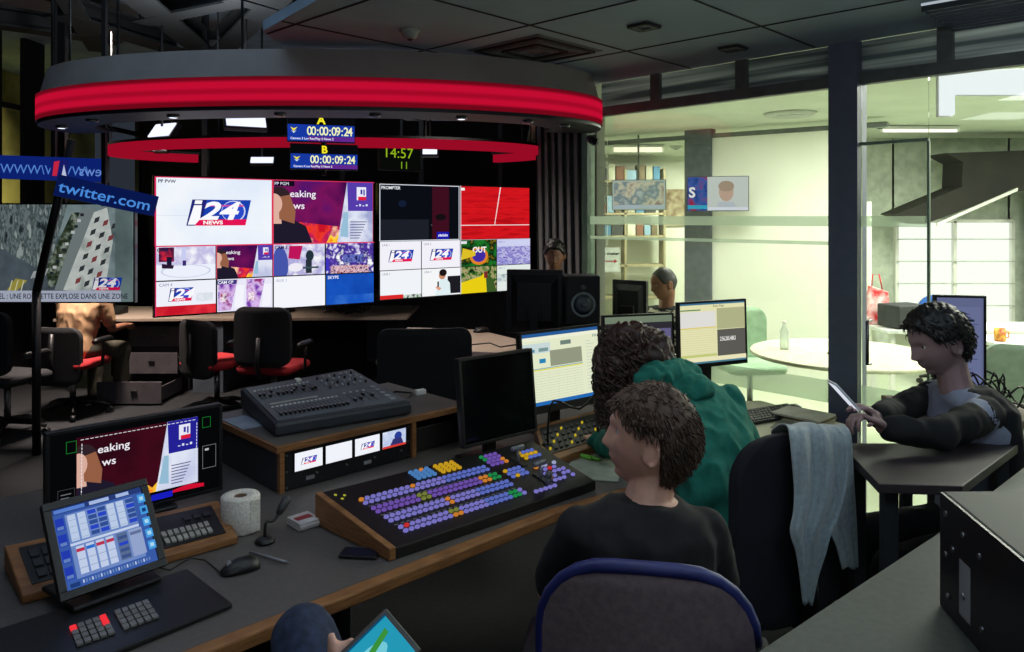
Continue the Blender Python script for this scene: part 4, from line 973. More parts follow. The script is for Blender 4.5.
def d_touch(c, asp):
    c.rect(0, 0, 1, 1, (58, 92, 170)); c.rect(0, .93, 1, 1, (40, 60, 120)); c.rect(.02, .94, .35, .985, (90, 130, 210)); c.rect(.4, .94, .62, .985, (170, 190, 230)); c.rect(.7, .94, .85, .985, (170, 190, 230))
    c.rect(.12, .10, .88, .90, (112, 140, 200)); c.rect(.12, .50, .88, .53, (200, 214, 240))
    for i in range(4): c.rect(.01, .12 + i * .2, .10, .27 + i * .2, (36, 60, 180)); c.rect(.02, .13 + i * .2, .09, .17 + i * .2, (100, 130, 190))
    for i in range(7):
        x = .14 + i * .105
        if i in (2, 3, 6):
            for j in range(5): c.rect(x, .56 + j * .066, x + .09, .61 + j * .066, (50, 80, 150) if (j + i) % 3 else (40, 70, 200))
        else:
            c.rect(x, .55, x + .085, .88, (190, 208, 236))
            for j in range(4): c.rect(x + .008, .57 + j * .08, x + .077, .574 + j * .08, (110, 140, 190))
    for i in range(4):
        x = .15 + i * .105; c.rect(x, .13, x + .085, .47, (196, 210, 238)); c.rect(x, .40, x + .085, .44, (190, 50, 80) if i != 1 else (40, 110, 210)); c.rect(x, .20, x + .085, .205, (110, 130, 180)); c.rect(x, .30, x + .085, .305, (110, 130, 180))
    c.rect(.58, .13, .70, .47, (90, 110, 150)); c.rect(.72, .13, .87, .47, (150, 168, 210)); c.rect(.73, .40, .86, .44, (100, 116, 160))
    for j in range(4): c.rect(.59, .15 + j * .08, .69, .19 + j * .08, (60, 84, 140) if j != 2 else (40, 70, 200))
    for i in range(5): c.rect(.90, .15 + i * .155, .985, .26 + i * .155, (70, 160, 230)); c.rect(.92, .18 + i * .155, .965, .23 + i * .155, (170, 220, 245) if i != 3 else (20, 60, 120))
    for i in range(24): c.rect(.14 + i * .031, .02, .155 + i * .031, .06, (110, 140, 190) if i % 3 else (190, 205, 235))
    c.rect(.0, .0, .1, .05, (30, 60, 120))
display('touch_screen', 'small tilted touch screen with a blue grid of controls, nearest at left', 'touch screen', PZ(60, 603, .80), PZ(167, 565, .80), .245, tilt=32, depth=.03, bez=.020, draw=d_touch, stand=.772, st=.92)
def d_sheet(c, asp):
    c.rect(0, 0, 1, 1, (226, 232, 200)); c.rect(0, .95, 1, 1, (40, 90, 150)); c.rect(0, 0, 1, .05, (36, 104, 180)); c.rect(.0, .90, 1, .95, (236, 238, 214)); c.rect(0, .72, .35, .86, (200, 216, 216)); c.rect(.34, .52, .76, .74, (146, 152, 128)); c.rect(.04, .74, .15, .78, (90, 140, 160)); c.rect(.2, .74, .32, .79, (120, 150, 150)); c.rect(.2, .58, .28, .64, (40, 130, 180)); c.rect(.03, .55, .12, .62, (80, 150, 180)); c.rect(.48, .80, .62, .86, (110, 130, 120))
    c.rect(0, .48, .76, .495, (224, 212, 50)); c.rect(0, .50, .76, .51, (90, 150, 180))
    for i in range(11): c.rect(.10, .08 + i * .036, .75, .083 + i * .036, (176, 182, 156))
    for i in range(5): c.rect(.2 + i * .11, .07, .2015 + i * .11, .47, (190, 196, 170))
    for i in range(5): c.rect(.03, .10 + i * .075, .07, .135 + i * .075, (96, 200, 90))
    for i in range(16): c.rect(.80, .12 + i * .046, .80 + .06 + .09 * ((i * 7) % 5) / 5, .126 + i * .046, (176, 190, 190))
    for i in range(3): c.rect(.9 + .02 * i, .86, .91 + .02 * i, .9, (120, 150, 140))
display('monitor', 'bright pale monitor with a yellow lined spreadsheet, microphone before it', 'monitor', pt(524, 3.36, .865), pt(604, 3.66, .865), .37, tilt=6, depth=.05, bez=.012, bezb=.035, draw=d_sheet, stand=.752, st=1.0)
display('monitor', 'dark switched-off monitor standing left of the bright pale one', 'monitor', PZ(463, 449, .84), PZ(537, 431, .84), .35, tilt=6, depth=.05, bez=.012, stand=.752)
def d_dark(c, asp):
    c.rect(0, 0, 1, 1, (46, 44, 50)); c.rect(0, .9, 1, 1, (110, 124, 104)); c.rect(.72, .35, .98, .8, (96, 92, 130)); c.rect(.55, .5, .7, .7, (60, 56, 70))
display('monitor', 'dim monitor behind the long haired person, with a pale greenish top strip', 'monitor', pt(604, 3.80, .90), pt(675, 3.92, .90), .355, tilt=3, depth=.05, bez=.010, draw=d_dark, stand=.752)
def d_list(c, asp):
    c.rect(0, 0, 1, 1, (226, 224, 176)); c.rect(0, .97, 1, 1, (60, 110, 140)); c.rect(0, .6, .54, .86, (222, 220, 214)); c.rect(.56, .55, 1, .9, (174, 176, 134)); c.rect(.56, .1, 1, .54, (92, 90, 84)); c.text('2:56,265,4862', .60, .35, .07, (236, 236, 230), bold=.02, sx=.62); c.text('Auto Align', .50, .925, .04, (60, 60, 60))
    for i in range(12): c.rect(.0, .16 + i * .037, .54, .163 + i * .037, (190, 186, 140))
    c.rect(0, .585, .54, .60, (218, 196, 90)); c.rect(0, .11, .54, .15, (190, 200, 120)); c.rect(0, 0, 1, .1, (232, 226, 186)); c.rect(0, .0, 1, .03, (70, 120, 140)); c.rect(0, .88, .3, .9, (90, 130, 90))
display('monitor', 'pale yellow monitor with a dark grey box, by the glass wall', 'monitor', pt(679, 3.68, 1.01), pt(747, 3.86, 1.01), .325, tilt=2, depth=.04, bez=.010, bezb=.02, draw=d_list, stand=.756, bodymat=black)

# ------------------------------------------------------------ things on the desk
q = MB(); p = V((-.868, 2.43, .752))
tr = thing('toilet_roll', 'white toilet paper roll standing beside the button panel', 'toilet roll', p)
q.lathe(p, [(.020, .108), (.020, .003), (.024, 0), (.058, 0), (.060, .004), (.060, .106), (.057, .110), (.024, .110), (.020, .107)], 40, cap=False)
q.bm.faces.ensure_lookup_table(); q.build('paper', M('tissue', (226, 222, 214), .95, bump=.3, scale=120), tr, smooth=True)
q = MB(); q.lathe(p, [(.0199, .107), (.0199, .003), (.0185, .003), (.0185, .107), (.0199, .107)], 30, cap=False); q.build('core', M('cardboard', (120, 96, 76), .9), tr)
q = MB(); q.quadbox(p + V((.045, -.038, .004)), (.022, .022, -.0), (0.002, -.002, 0), (0, 0, .10)); q.build('loose_sheet', M('tissue', (226, 222, 214)), tr)
# mic base with gooseneck
def goose(label, base, tip, zb, r=.035, bend=.5, loc='microphone'):
    base, tip = V(base), V(tip); t = thing('gooseneck_microphone', label, 'microphone', base)
    q = MB(); q.lathe(base, [(r, 0), (r, .006), (r * .7, .014), (.010, .018)], 24); q.build('base', black, t, smooth=False)
    m = base + V((0, 0, (tip.z - base.z) * bend)); c1 = V((base.x * .9 + tip.x * .1, base.y * .9 + tip.y * .1, base.z + (tip.z - base.z) * .8))
    pts = [base + V((0, 0, .015)), m, c1, base * .4 + tip * .6 + V((0, 0, .01)), tip]; sm = []
    for i in range(13):
        u = i / 12; k = u * 4; j = min(3, int(k)); f = k - j
        a = pts[max(0, j - 1)]; b = pts[j]; c_ = pts[j + 1]; d = pts[min(4, j + 2)]
        sm.append(.5 * ((2 * b) + (c_ - a) * f + (2 * a - 5 * b + 4 * c_ - d) * f * f + (3 * b - 3 * c_ + d - a) * f ** 3))
    q = MB(); q.tube(sm, .005, 8); q.build('neck', black, t, smooth=True)
    d = (sm[-1] - sm[-3]).normalized(); q = MB(); q.tube([tip - d * .01, tip + d * .01, tip + d * .04, tip + d * .05], [.008, .014, .014, .007], 10); q.build('capsule', dkgrey, t, smooth=True)
b0 = PZ(265, 542, .752); goose('short gooseneck stub microphone on round base beside the toilet roll', b0, b0 + V((.03, .05, .075)), .75, r=.030)
b0 = PZ(548, 447, .79); goose('long gooseneck microphone reaching up before the bright pale monitor', V((b0.x, b0.y, .792)), PY(600, 388, 3.2), .79, r=.03, bend=.3)
# stack of cards
t = thing('card_stack', 'small stack of white cards with red print beside the toilet roll', 'cards', PZ(309, 521, .752))
c0 = PZ(300, 532, .752)
for k in range(3):
    q = MB(); a = U * .075; b = Wd * .085; j = rr.uniform(-.003, .003); q.quadbox(c0 + V((j, -j, k * .008)), a, b, V((0, 0, .0075))); q.build('card_block', M('card_white', (200, 196, 198), .7), t, bevel=.001)
q = MB(); q.quadbox(c0 + V((0, 0, .0241)) + U * .008 + Wd * .03, U * .055, Wd * .03, V((0, 0, .0005))); q.build('print', M('print_red', (150, 40, 50), .6), t, label='red printed patch')
# phone, mouse, pen, cable
def slab(name, label, cat, px, py, ang, w, d, h, m, screen=None, z=.752, r=.01):
    c = PZ(px, py, z); a = V((math.cos(ang), math.sin(ang), 0)); b = V((-a.y, a.x, 0)); t = thing(name, label, cat, c)
    q = MB(); q.quadbox(c - a * w / 2 - b * d / 2, a * w, b * d, V((0, 0, h))); q.build('body', m, t, bevel=h * .4)
    if screen: q = MB(); q.quadbox(c - a * w * .42 - b * d * .45 + V((0, 0, h)), a * w * .84, b * d * .9, V((0, 0, .0006))); q.build('screen', screen, t)
    return t
slab('mobile_phone', 'black mobile phone lying in front of the vision mixer', 'phone', 360, 555, -.10, .115, .058, .010, black, M('phone_glass', (26, 34, 56), .12))
def mouse(label, px, py, ang, z=.752, s=1.0, cord=None):
    c = PZ(px, py, z); t = thing('computer_mouse', label, 'mouse', c); R = Rz(ang)
    q = MB(); rings = []
    for x, w, h in ((-.055, .010, .012), (-.048, .024, .024), (-.025, .031, .034), (.005, .031, .034), (.032, .028, .024), (.05, .018, .012), (.054, .008, .008)):
        rings.append([c + R @ (V((x, w * math.cos(a), h * max(0, math.sin(a)) + .001)) * s) for a in [2 * math.pi * i / 20 for i in range(20)]])
    q.ringloft(rings); q.build('shell', black, t, smooth=True)
    q = MB(); q.cyl(c + R @ (V((.03, -.004, .026)) * s), c + R @ (V((.03, .004, .026)) * s), .007 * s, 12); q.build('wheel', kn_m, t)
    if cord: q = MB(); q.tube(cord, .0022, 6); q.build('cord', black, t, smooth=True)
    return t
mp = PZ(222, 563, .755)
mouse('black mouse with cord in front of the toilet roll', 240, 570, math.radians(215), cord=[PZ(222, 574, .756), PZ(205, 560, .756), PZ(190, 558, .756), PZ(170, 570, .757), PZ(150, 566, .757)])
mouse('black mouse on the cream desktop by the glass wall', 792, 411, math.radians(200), z=.756)
q = MB(); q.tube([PZ(250, 552, .757), PZ(286, 562, .757)], [.004, .004], 8); q.tube([PZ(286, 562, .757), PZ(289, 563, .757)], [.003, .001], 8); q.build('pen', M('pen_grey', (130, 130, 140), .3), label='grey pen lying beside the mouse with cord', cat='pen')
# black controller base under the touch screen
cs = [PZ(20, 690, .765), PZ(233, 603, .765), PZ(187, 568, .770), PZ(-20, 634, .770)]
PK, nk = patch(cs); ce = sum(cs, V((0, 0, 0))) / 4
t = thing('control_keyboard', 'black control keyboard with grey and red keys under the touch screen', 'keyboard', (ce.x, ce.y, .752))
q = MB(); q.hexa([V((p.x, p.y, .752)) for p in cs] + cs); q.build('case', black, t, bevel=.004)
P0 = [PZ(76, 648, .768), PZ(160, 618, .768), PZ(148, 600, .770), PZ(68, 628, .770)]
PK2, nk2 = patch(P0)
for r_ in range(4):
    for k in range(11):
        if k == 5: continue
        m = E((235, 50, 60), 1.0) if (r_, k) in ((3, 0), (3, 4), (2, 4)) else M('key_dim', (118, 116, 114), .5)
        q = MB(); q.hexa(slotbox(PK2, nk2, .05 + k * .09, .12 + r_ * .25, .036, .10, 0, .005)); q.build('key', m, t)
# papers with a green marker
c0 = PZ(590, 471, .752); q = MB(); q.prism([PZ(560, 478, .752), PZ(618, 482, .752), PZ(625, 458, .752), PZ(578, 452, .752)], (0, 0, .003)); q.build('paper_sheet', M('paper_grey', (170, 178, 160), .8), label='pale paper sheet lying right of the vision mixer', cat='paper')
q = MB(); q.tube([PZ(566, 452, .765), PZ(592, 458, .765)], [.009, .009], 10); q.tube([PZ(592, 458, .765), PZ(600, 460, .765)], [.007, .006], 10); q.build('marker_pen', M('marker_green', (110, 190, 60), .5), smooth=True, label='bright green marker pen on the pale paper sheet', cat='marker')
q = MB(); q.cyl(PZ(598, 452, .765), PZ(622, 457, .765), .007, 10); q.build('marker_pen', M('marker_grey', (150, 150, 150), .5), label='grey marker pen beside the green one', cat='marker')
# keyboard by the glass
cs = [PZ(742, 424, .772), PZ(800, 414, .772), PZ(788, 403, .776), PZ(738, 411, .776)]
PK, nk = patch(cs); ce = sum(cs, V((0, 0, 0))) / 4
t = thing('keyboard', 'black keyboard on the cream desktop by the glass wall', 'keyboard', (ce.x, ce.y, .756))
q = MB(); q.hexa([V((p.x, p.y, .756)) for p in cs] + cs); q.build('case', black, t, bevel=.003)
q = MB()
for r_ in range(5):
    for k in range(15): q.hexa(slotbox(PK, nk, .06 + k * .063, .14 + r_ * .18, .024, .07, 0, .005))
q.build('keys', M('keys_dark', (52, 52, 56), .5), t, kind='stuff')
q = MB(); q.prism([PZ(770, 428, .756), PZ(800, 424, .756), PZ(812, 416, .756), PZ(780, 419, .756)], (0, 0, .002)); q.build('paper_sheet', M('paper_dim', (150, 150, 130), .8), label='small paper sheet beside the mouse on the cream desktop', cat='paper')
for k, (cl, l) in enumerate((((180, 176, 150), 'bottom pale magazine of the pile at the desk end by the column'), ((120, 100, 70), 'brown magazine in the middle of the pile by the column'), ((200, 198, 180), 'top white magazine of the pile by the column'))):
    c0 = PZ(822, 424, .756) + V((0, 0, k * .011)); a = (V((.7, .68, 0)) if k != 1 else V((.75, .64, 0))).normalized(); b = V((-a.y, a.x, 0))
    q = MB(); q.quadbox(c0 - a * .08 - b * .02, a * .19, b * .24, V((0, 0, .010))); q.build('magazine', M('magazine_%d' % k, cl, .6), bevel=.001, label=l, cat='magazine')
# white label sheet on the riser back, cable on the riser
q = MB(); q.tube([Rp(.66, .45, rz1 + .004), Rp(.72, .38, rz1 + .004), Rp(.80, .42, rz1 + .004), Rp(.84, .34, rz1 + .004), Rp(.78, .28, rz1 + .004)], .004, 6); q.build('cable', black, smooth=True, label='black cable curled on the riser right of the mixer', cat='cable')
q = MB(); q.box(Rp(.855, .30, rz1 + .012), (.05, .03, .024), Rz(.6)); q.build('adapter_plug', white, bevel=.004, label='small white plug on the right end of the riser', cat='plug')
q = MB(); q.prism([PZ(224, 432, .9065), PZ(254, 420, .9065), PZ(246, 407, .9065), PZ(226, 405, .9065)], (0, 0, .002)) if 0 else q.prism([Rp(.0, .30, rz1 + .001), Rp(.10, .30, rz1 + .001), Rp(.10, .5, rz1 + .001), Rp(.0, .5, rz1 + .001)], (0, 0, .002)); q.build('paper_sheet', M('paper_blue', (150, 160, 176), .8), label='bluish paper sheet left of the mixer on the riser', cat='paper')
# ------------------------------------------------------------ second row, back row
def table(name, label, cat, poly, z, top, legs, thick=.03, legm=dkgrey, r=.02):
    c = sum((V((*p, 0)) for p in poly), V((0, 0, 0))) / len(poly); t = thing(name, label, cat, c)
    q = MB(); q.prism([V((*p, z - thick)) for p in poly], (0, 0, thick)); q.build('tabletop', top, t, bevel=.003)
    for x, y in legs: q = MB(); q.box((x, y, (z - thick) / 2), (r * 2, r * 2, z - thick)); q.build('leg', legm, t)
    return t
table('desk', 'beige desk in the second row between the black chair and the curtain', 'desk', [(-.95, 5.3), (.10, 4.95), (.62, 4.86), (.62, 5.22), (.14, 5.3), (.12, 6.1), (-.3, 6.75), (-.95, 6.9)], .75, beige, [(-.9, 5.4), (-.9, 6.8), (.56, 4.95), (-.2, 6.6)])
t = table('desk', 'long beige back row desk under the video wall', 'desk', [(-4.5, 7.45), (-1.05, 7.6), (-1.05, 8.6), (-4.5, 8.5)], .75, beige, [(-4.4, 7.6), (-1.12, 7.7), (-1.12, 8.5), (-4.4, 8.4)])
q = MB(); q.box((-3.02, 7.9, .36), (.30, .7, .715)); q.build('end_panel', M('panel_bluegrey', (84, 92, 102), .7), t, label='blue grey end panel')
mt = M('grey_lowwall', (70, 72, 78), .8)
q = MB(); q.box((-.75, 9.2, .5), (2.0, .08, 1.0)); q.build('low_partition', mt, label='low grey partition behind the second row under the wall displays', cat='partition')
# drawers
pd = thing('drawer_pedestal', 'grey pedestal with three drawers pulled out in steps under the back desk', 'drawers', (-3.55, 7.85, 0))
dg = M('drawer_grey', (92, 86, 90), .6)
q = MB(); q.box((-3.55, 7.95, .33), (.60, .55, .66)); q.build('carcass', M('pedestal_dark', (34, 34, 38), .7), pd)
for k, (z, pull) in enumerate(((.55, .03), (.33, .28), (.12, .62))):
    y = 7.67 - pull; q = MB(); q.box((-3.55, y, z), (.60, .02, .20)); q.box((-3.55, y + .25, z - .08), (.54, .5, .01)); q.box((-3.82, y + .25, z - .02), (.01, .5, .13)); q.box((-3.28, y + .25, z - .02), (.01, .5, .13)); dr = q.build('drawer', dg, pd)
    q = MB(); q.box((-3.5, y - .018, z + .02), (.06, .012, .012)); q.build('handle', steel, dr)
# clutter on the back desk: cable heap
def cables(label, c, n, rad, hgt, seed, m=black, r=.006):
    rn = random.Random(seed); q = MB()
    for i in range(n):
        pts = []; a = rn.uniform(0, 6.28); rr_ = rn.uniform(.3, 1)
        for k in range(9):
            a += rn.uniform(.3, 1.1); pts.append(V(c) + V((math.cos(a) * rad[0] * rr_, math.sin(a) * rad[1] * rr_, rn.uniform(.008, hgt))))
        sm = []
        for j in range(len(pts) - 3):
            for f in (0, .25, .5, .75):
                a_, b_, c_, d_ = pts[j:j + 4]; sm.append(.5 * ((2 * b_) + (c_ - a_) * f + (2 * a_ - 5 * b_ + 4 * c_ - d_) * f * f + (3 * b_ - 3 * c_ + d_ - a_) * f ** 3))
        q.tube(sm, r, 5)
    return q.build('cable_tangle', m, smooth=True, label=label, cat='cables', kind='stuff')
cables('tangle of black cables on the back row desk under the video wall', (-1.75, 7.9, .75), 12, (.30, .15), .14, 4)
cables('tangle of black cables on the dark table behind the person with the phone', (1.93, 3.12, .95), 9, (.20, .10), .16, 9, r=.004)
for i, (x, y, l) in enumerate(((-4.1, 7.85, 'black desk telephone at the left end of the back row desk'), (-2.4, 8.0, 'black desk telephone on the back row desk below the crowd picture'))):
    t = thing('desk_telephone', l, 'telephone', (x, y, .75)); q = MB(); q.hexa([V((x + a, y + b, .751 + c * (0 if b < 0 else 1))) for c in (0, .07) for a, b in ((-.09, -.1), (.09, -.1), (.09, .1), (-.09, .1))] if 0 else [V((x - .09, y - .1, .751)), V((x + .09, y - .1, .751)), V((x + .09, y + .1, .751)), V((x - .09, y + .1, .751)), V((x - .09, y - .1, .775)), V((x + .09, y - .1, .775)), V((x + .09, y + .1, .83)), V((x - .09, y + .1, .83))]); q.build('base', black, t, bevel=.005)
    q = MB(); q.tube([V((x - .06, y - .09, .80)), V((x - .06, y - .05, .822)), V((x - .06, y + .05, .85)), V((x - .06, y + .09, .845))], [.02, .013, .013, .02], 10); q.build('handset', black, t, smooth=True)

# ---- office chairs
def chair(label, loc, ang, seatcol, backcol, top=1.02, w=.46, group=None, arms=True, rim=None, round_=.10, name='office_chair', bowed=.04, bth=.05, hb=.50):
    t = thing(name, label, 'chair', (0, 0, 0), group)
    def rr_poly(w_, h_, r, y, z0, n=6):
        pts = []
        for cx, cz, a0 in ((w_ / 2 - r, h_ - r, 0), (-w_ / 2 + r, h_ - r, 90), (-w_ / 2 + r, r, 180), (w_ / 2 - r, r, 270)):
            for i in range(n + 1):
                a = math.radians(a0 + 90 * i / n); x = cx + r * math.cos(a); pts.append(V((x, y - bowed * (1 - (2 * x / w_) ** 2), z0 + cz + r * math.sin(a))))
        return pts
    q = MB(); z0 = top - hb; outer = rr_poly(w, hb, round_, -.22, z0); lv_ = []
    for i in range(25):
        zz = hb * (1 - math.cos(math.pi * i / 24)) / 2; e_ = min(zz, hb - zz); hw_ = w / 2 - (round_ - math.sqrt(max(0, round_ ** 2 - (round_ - e_) ** 2)) if e_ < round_ else 0)
        hw_ = max(hw_, .004); th = bth * (.5 + .5 * min(1, e_ / .03)); xs = [-hw_ * math.cos(math.pi * j / 16) for j in range(17)]
        yb = lambda x: -.22 - bowed * (1 - (2 * x / w) ** 2)
        lv_.append([V((x, yb(x) + (bth - th) / 2, z0 + zz)) for x in xs] + [V((x, yb(x) + (bth + th) / 2, z0 + zz)) for x in xs[::-1]])
    q.ringloft(lv_); q.build('backrest', backcol, t)
    if rim:
        q = MB(); q.tube([p + V((0, bth / 2 - .01, 0)) for p in outer[:22]], .016, 8); q.build('backrest_rim', rim, t, smooth=True, label='blue rim')
    q = MB()
    def rrect(a, b, r, z):
        return [V((cx + r * math.cos(math.radians(a0 + 18 * i)), cy + r * math.sin(math.radians(a0 + 18 * i)), z)) for cx, cy, a0 in ((a - r, b - r, 0), (-a + r, b - r, 90), (-a + r, -b + r, 180), (a - r, -b + r, 270)) for i in range(6)]
    q.ringloft([rrect(.23, .22, .06, .43), rrect(.245, .235, .07, .45), rrect(.245, .235, .07, .48), rrect(.22, .21, .06, .50)]); q.build('seat', seatcol, t)
    q = MB(); q.tube([V((0, -.1, .42)), V((0, -.25, .42)), V((0, -.29, .5)), V((0, -.27, .75))], [.02, .022, .022, .02], 10); q.build('back_support', black, t, smooth=True)
    if arms:
        for s in (-1, 1):
            q = MB(); q.tube([V((s * .22, 0, .43)), V((s * .28, 0, .44)), V((s * .29, 0, .60)), V((s * .28, .0, .655))], .014, 8); q.tube([V((s * .28, -.12, .66)), V((s * .28, -.08, .668)), V((s * .28, .10, .668)), V((s * .28, .14, .655))], [.018, .026, .026, .018], 8); q.build('armrest', black, t, smooth=True)
    q = MB(); q.cyl((0, 0, .12), (0, 0, .43), .025, 12); q.build('gas_column', steel, t)
    q = MB()
    for k in range(5):
        a = math.radians(72 * k + 18); e = V((math.cos(a) * .30, math.sin(a) * .30, .07)); q.tube([V((0, 0, .12)), V((e.x * .6, e.y * .6, .105)), e], [.028, .022, .014], 8)
    q.build('base', black, t)
    for k in range(5):
        a = math.radians(72 * k + 18); e = V((math.cos(a) * .30, math.sin(a) * .30, .028)); n = V((-math.sin(a), math.cos(a), 0)); q = MB(); q.cyl(e - n * .02, e + n * .02, .028, 12); q.build('caster', black, t)
    t.location = loc; t.rotation_euler = (0, 0, ang - math.pi / 2)
    return t
fab_black = M('chair_black', (26, 27, 30), .9, bump=.2, scale=80); fab_red = M('chair_red', (170, 26, 34), .85, bump=.2, scale=80); mesh_dk = M('chair_mesh', (32, 33, 36), .8)
fab_bl = M('chair_navy', (20, 24, 44), .9); blue = M('chair_blue', (34, 90, 170), .7)
chair('black office chair with red seat pushed under the video wall', (-2.05, 6.55, 0), math.radians(80), fab_red, fab_black, top=1.0, w=.50)
chair('black office chair with red seat beside the grey end panel', (-2.62, 6.75, 0), math.radians(60), fab_red, fab_black, top=.86, w=.44)
chair('black office chair with rounded back behind the audio mixer', (-.54, 4.72, 0), math.radians(96), fab_black, fab_black, top=1.09, w=.56, round_=.07)
chair('black office chair at the far left edge of the back row', (-4.05, 6.1, 0), math.radians(75), fab_black, fab_black, top=1.02, w=.5)
pf_chair = chair('black office chair with red seat under the person in the beige shirt', (-3.90, 6.75, 0), math.radians(84), fab_red, fab_black, top=.80, w=.44)
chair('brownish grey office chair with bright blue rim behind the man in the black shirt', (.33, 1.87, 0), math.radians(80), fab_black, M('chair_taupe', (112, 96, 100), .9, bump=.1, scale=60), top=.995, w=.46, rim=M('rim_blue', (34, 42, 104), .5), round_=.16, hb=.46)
chair('dark navy office chair with the grey scarf hung over its back', (.82, 2.69, 0), math.radians(120), fab_bl, M('chair_navy2', (20, 21, 32), .95), top=1.05, w=.50, round_=.15, hb=.62)
sc_chair = (V((.98, 2.70, 0)), math.radians(120))

# things on the second row desk
t = display('monitor', 'black monitor seen from behind on the second row desk by the curtain', 'monitor', V((.34, 5.04, .98)), V((-.03, 5.1, .98)), .42, depth=.06, stand=.75)
def speaker_box(label, c, w, h, d, face, stand_z):
    t = thing('speaker', label, 'speaker', (c[0], c[1], stand_z)); R = Rz(face); c = V(c)
    q = MB(); q.box(c + V((0, 0, h / 2)), (w, d, h), R); q.build('cabinet', black, t, bevel=.012)
    o = c + R @ V((0, -d / 2, h * .42)); n = R @ V((0, -1, 0))
    def ring(q, r0, r1, y0, y1, m=0):
        a, b = R @ V((1, 0, 0)), V((0, 0, 1)); q.ringloft([[o + n * y + (a * math.cos(x) + b * math.sin(x)) * r for x in [2 * math.pi * i / 28 for i in range(28)]] for r, y in ((r0, y0), (r1, y1))], m, cap=True)
    q = MB(); ring(q, w * .36, w * .34, .001, .006); q.build('surround', M('cone_ring', (150, 160, 165), .4), t); q = MB(); ring(q, w * .29, w * .10, .0065, .012); q.ell(o + n * .008, (w * .10, w * .10, w * .10), seg=16); q.build('cone', M('cone', (96, 108, 116), .5), t, smooth=False)
    q = MB(); oo = o + V((0, 0, h * .34)); q.ell(oo, (.02, .012, .02)); q.build('tweeter', M('cone', (96, 108, 116)), t)
    return t
speaker_box('black speaker with round grey cone at the left end of the glass wall', (.445, 5.02, 1.05), .23, .32, .22, math.radians(8), 1.05)
t = thing('speaker_shelf', 'small black shelf carrying the speaker at the end of the second row desk', 'shelf', (.445, 5.02, .752))
q = MB(); q.box((.445, 5.02, 1.035), (.26, .24, .025)); q.build('board', black, t)
for s in (-1, 1): q = MB(); q.box((.445 + s * .11, 5.02, .888), (.02, .22, .27)); q.build('upright', black, t)
q = MB(); 
for k, (cl, w) in enumerate((((200, 110, 40), .03), ((190, 200, 170), .05), ((180, 40, 40), .04))):
    q = MB(); x = .33 + k * .055; q.quadbox((x, 4.90, .752), (w, 0, 0), (0, .0, .26), (.0, .03, 0)); q.build('folder', M('folder_%d' % k, cl, .6), label=['orange folder standing before the speaker shelf', 'pale green folder standing before the speaker shelf', 'red folder standing before the speaker shelf'][k], cat='folder', bevel=.002)
cs = [V((-.45, 5.35, .775)), V((.0, 5.22, .775)), V((.05, 5.38, .78)), V((-.40, 5.51, .78))]
P_, n_ = patch(cs); t = thing('keyboard', 'grey keyboard on the beige second row desk', 'keyboard', (-.2, 5.37, .75)); q = MB(); q.hexa([V((p.x, p.y, .751)) for p in cs] + cs); q.build('case', dkgrey, t, bevel=.003); q = MB()
for r_ in range(5):
    for k in range(15): q.hexa(slotbox(P_, n_, .06 + k * .063, .14 + r_ * .18, .024, .07, 0, .005))
q.build('keys', M('keys_mid', (90, 92, 98), .5), t, kind='stuff')
mouse('black mouse on the beige second row desk', 481, 332, math.radians(200), z=.752, s=1.3)
q = MB(); q.tube([PZ(468, 345, .754), PZ(490, 343, .754), PZ(500, 347, .754), PZ(520, 344, .754)], .006, 6); q.build('cable', black, smooth=True, label='black cable on the beige second row desk', cat='cable')

# ------------------------------------------------------------ bright room furniture
def round_table(label, c, r, m, z=.75):
    t = thing('round_table', label, 'table', (c[0], c[1], 0)); q = MB(); q.lathe((c[0], c[1], z - .03), [(r - .01, 0), (r, .008), (r, .024), (r - .006, .03)], 64); q.build('tabletop', m, t)
    q = MB(); q.lathe((c[0], c[1], 0), [(.28, 0), (.27, .02), (.05, .03), (.04, .06), (.04, z - .05), (.12, z - .03)], 32); q.build('pedestal', M('leg_grey', (130, 135, 130), .4), t)
tt = M('table_cream', (226, 226, 196), .35)
round_table('large round cream table beyond the glass wall', (2.45, 5.62), .66, tt)
table('counter_table', 'long white table along the far side of the bright room', 'table', [(3.3, 6.7), (6.6, 6.7), (6.6, 7.25), (3.3, 7.25)], .75, M('table_white', (225, 230, 222), .4), [(3.4, 6.8), (6.5, 6.8), (3.4, 7.15), (6.5, 7.15)], legm=white)
table('side_table', 'white table at the right edge beside the mesh chair', 'table', [(3.75, 5.75), (4.9, 5.75), (4.9, 6.35), (3.75, 6.35)], .77, M('table_white', (225, 230, 222), .4), [(3.85, 5.85), (4.8, 5.85), (3.85, 6.25), (4.8, 6.25)], legm=white)
q = MB(); q.box((2.42, 5.50, .758), (.22, .14, .012), Rz(.2)); q.build('notebook', black, bevel=.002, label='dark notebook lying on the round cream table', cat='notebook')
t = thing('water_bottle', 'clear water bottle on the round cream table', 'bottle', (2.06, 5.75, .751)); q = MB(); q.lathe((2.06, 5.75, .751), [(.03, 0), (.033, .01), (.033, .13), (.012, .18), (.012, .2)], 16); q.build('body', glass_mat('bottle_clear', (.85, .9, .88), haze=.35), t); q = MB(); q.cyl((2.06, 5.75, .951), (2.06, 5.75, .965), .014, 12); q.build('cap', white, t)
q = MB(); q.box((3.55, 6.9, .86), (.34, .26, .2), Rz(.3)); q.build('box', dkgrey, label='dark box on the long white table by the column', cat='box', bevel=.01)
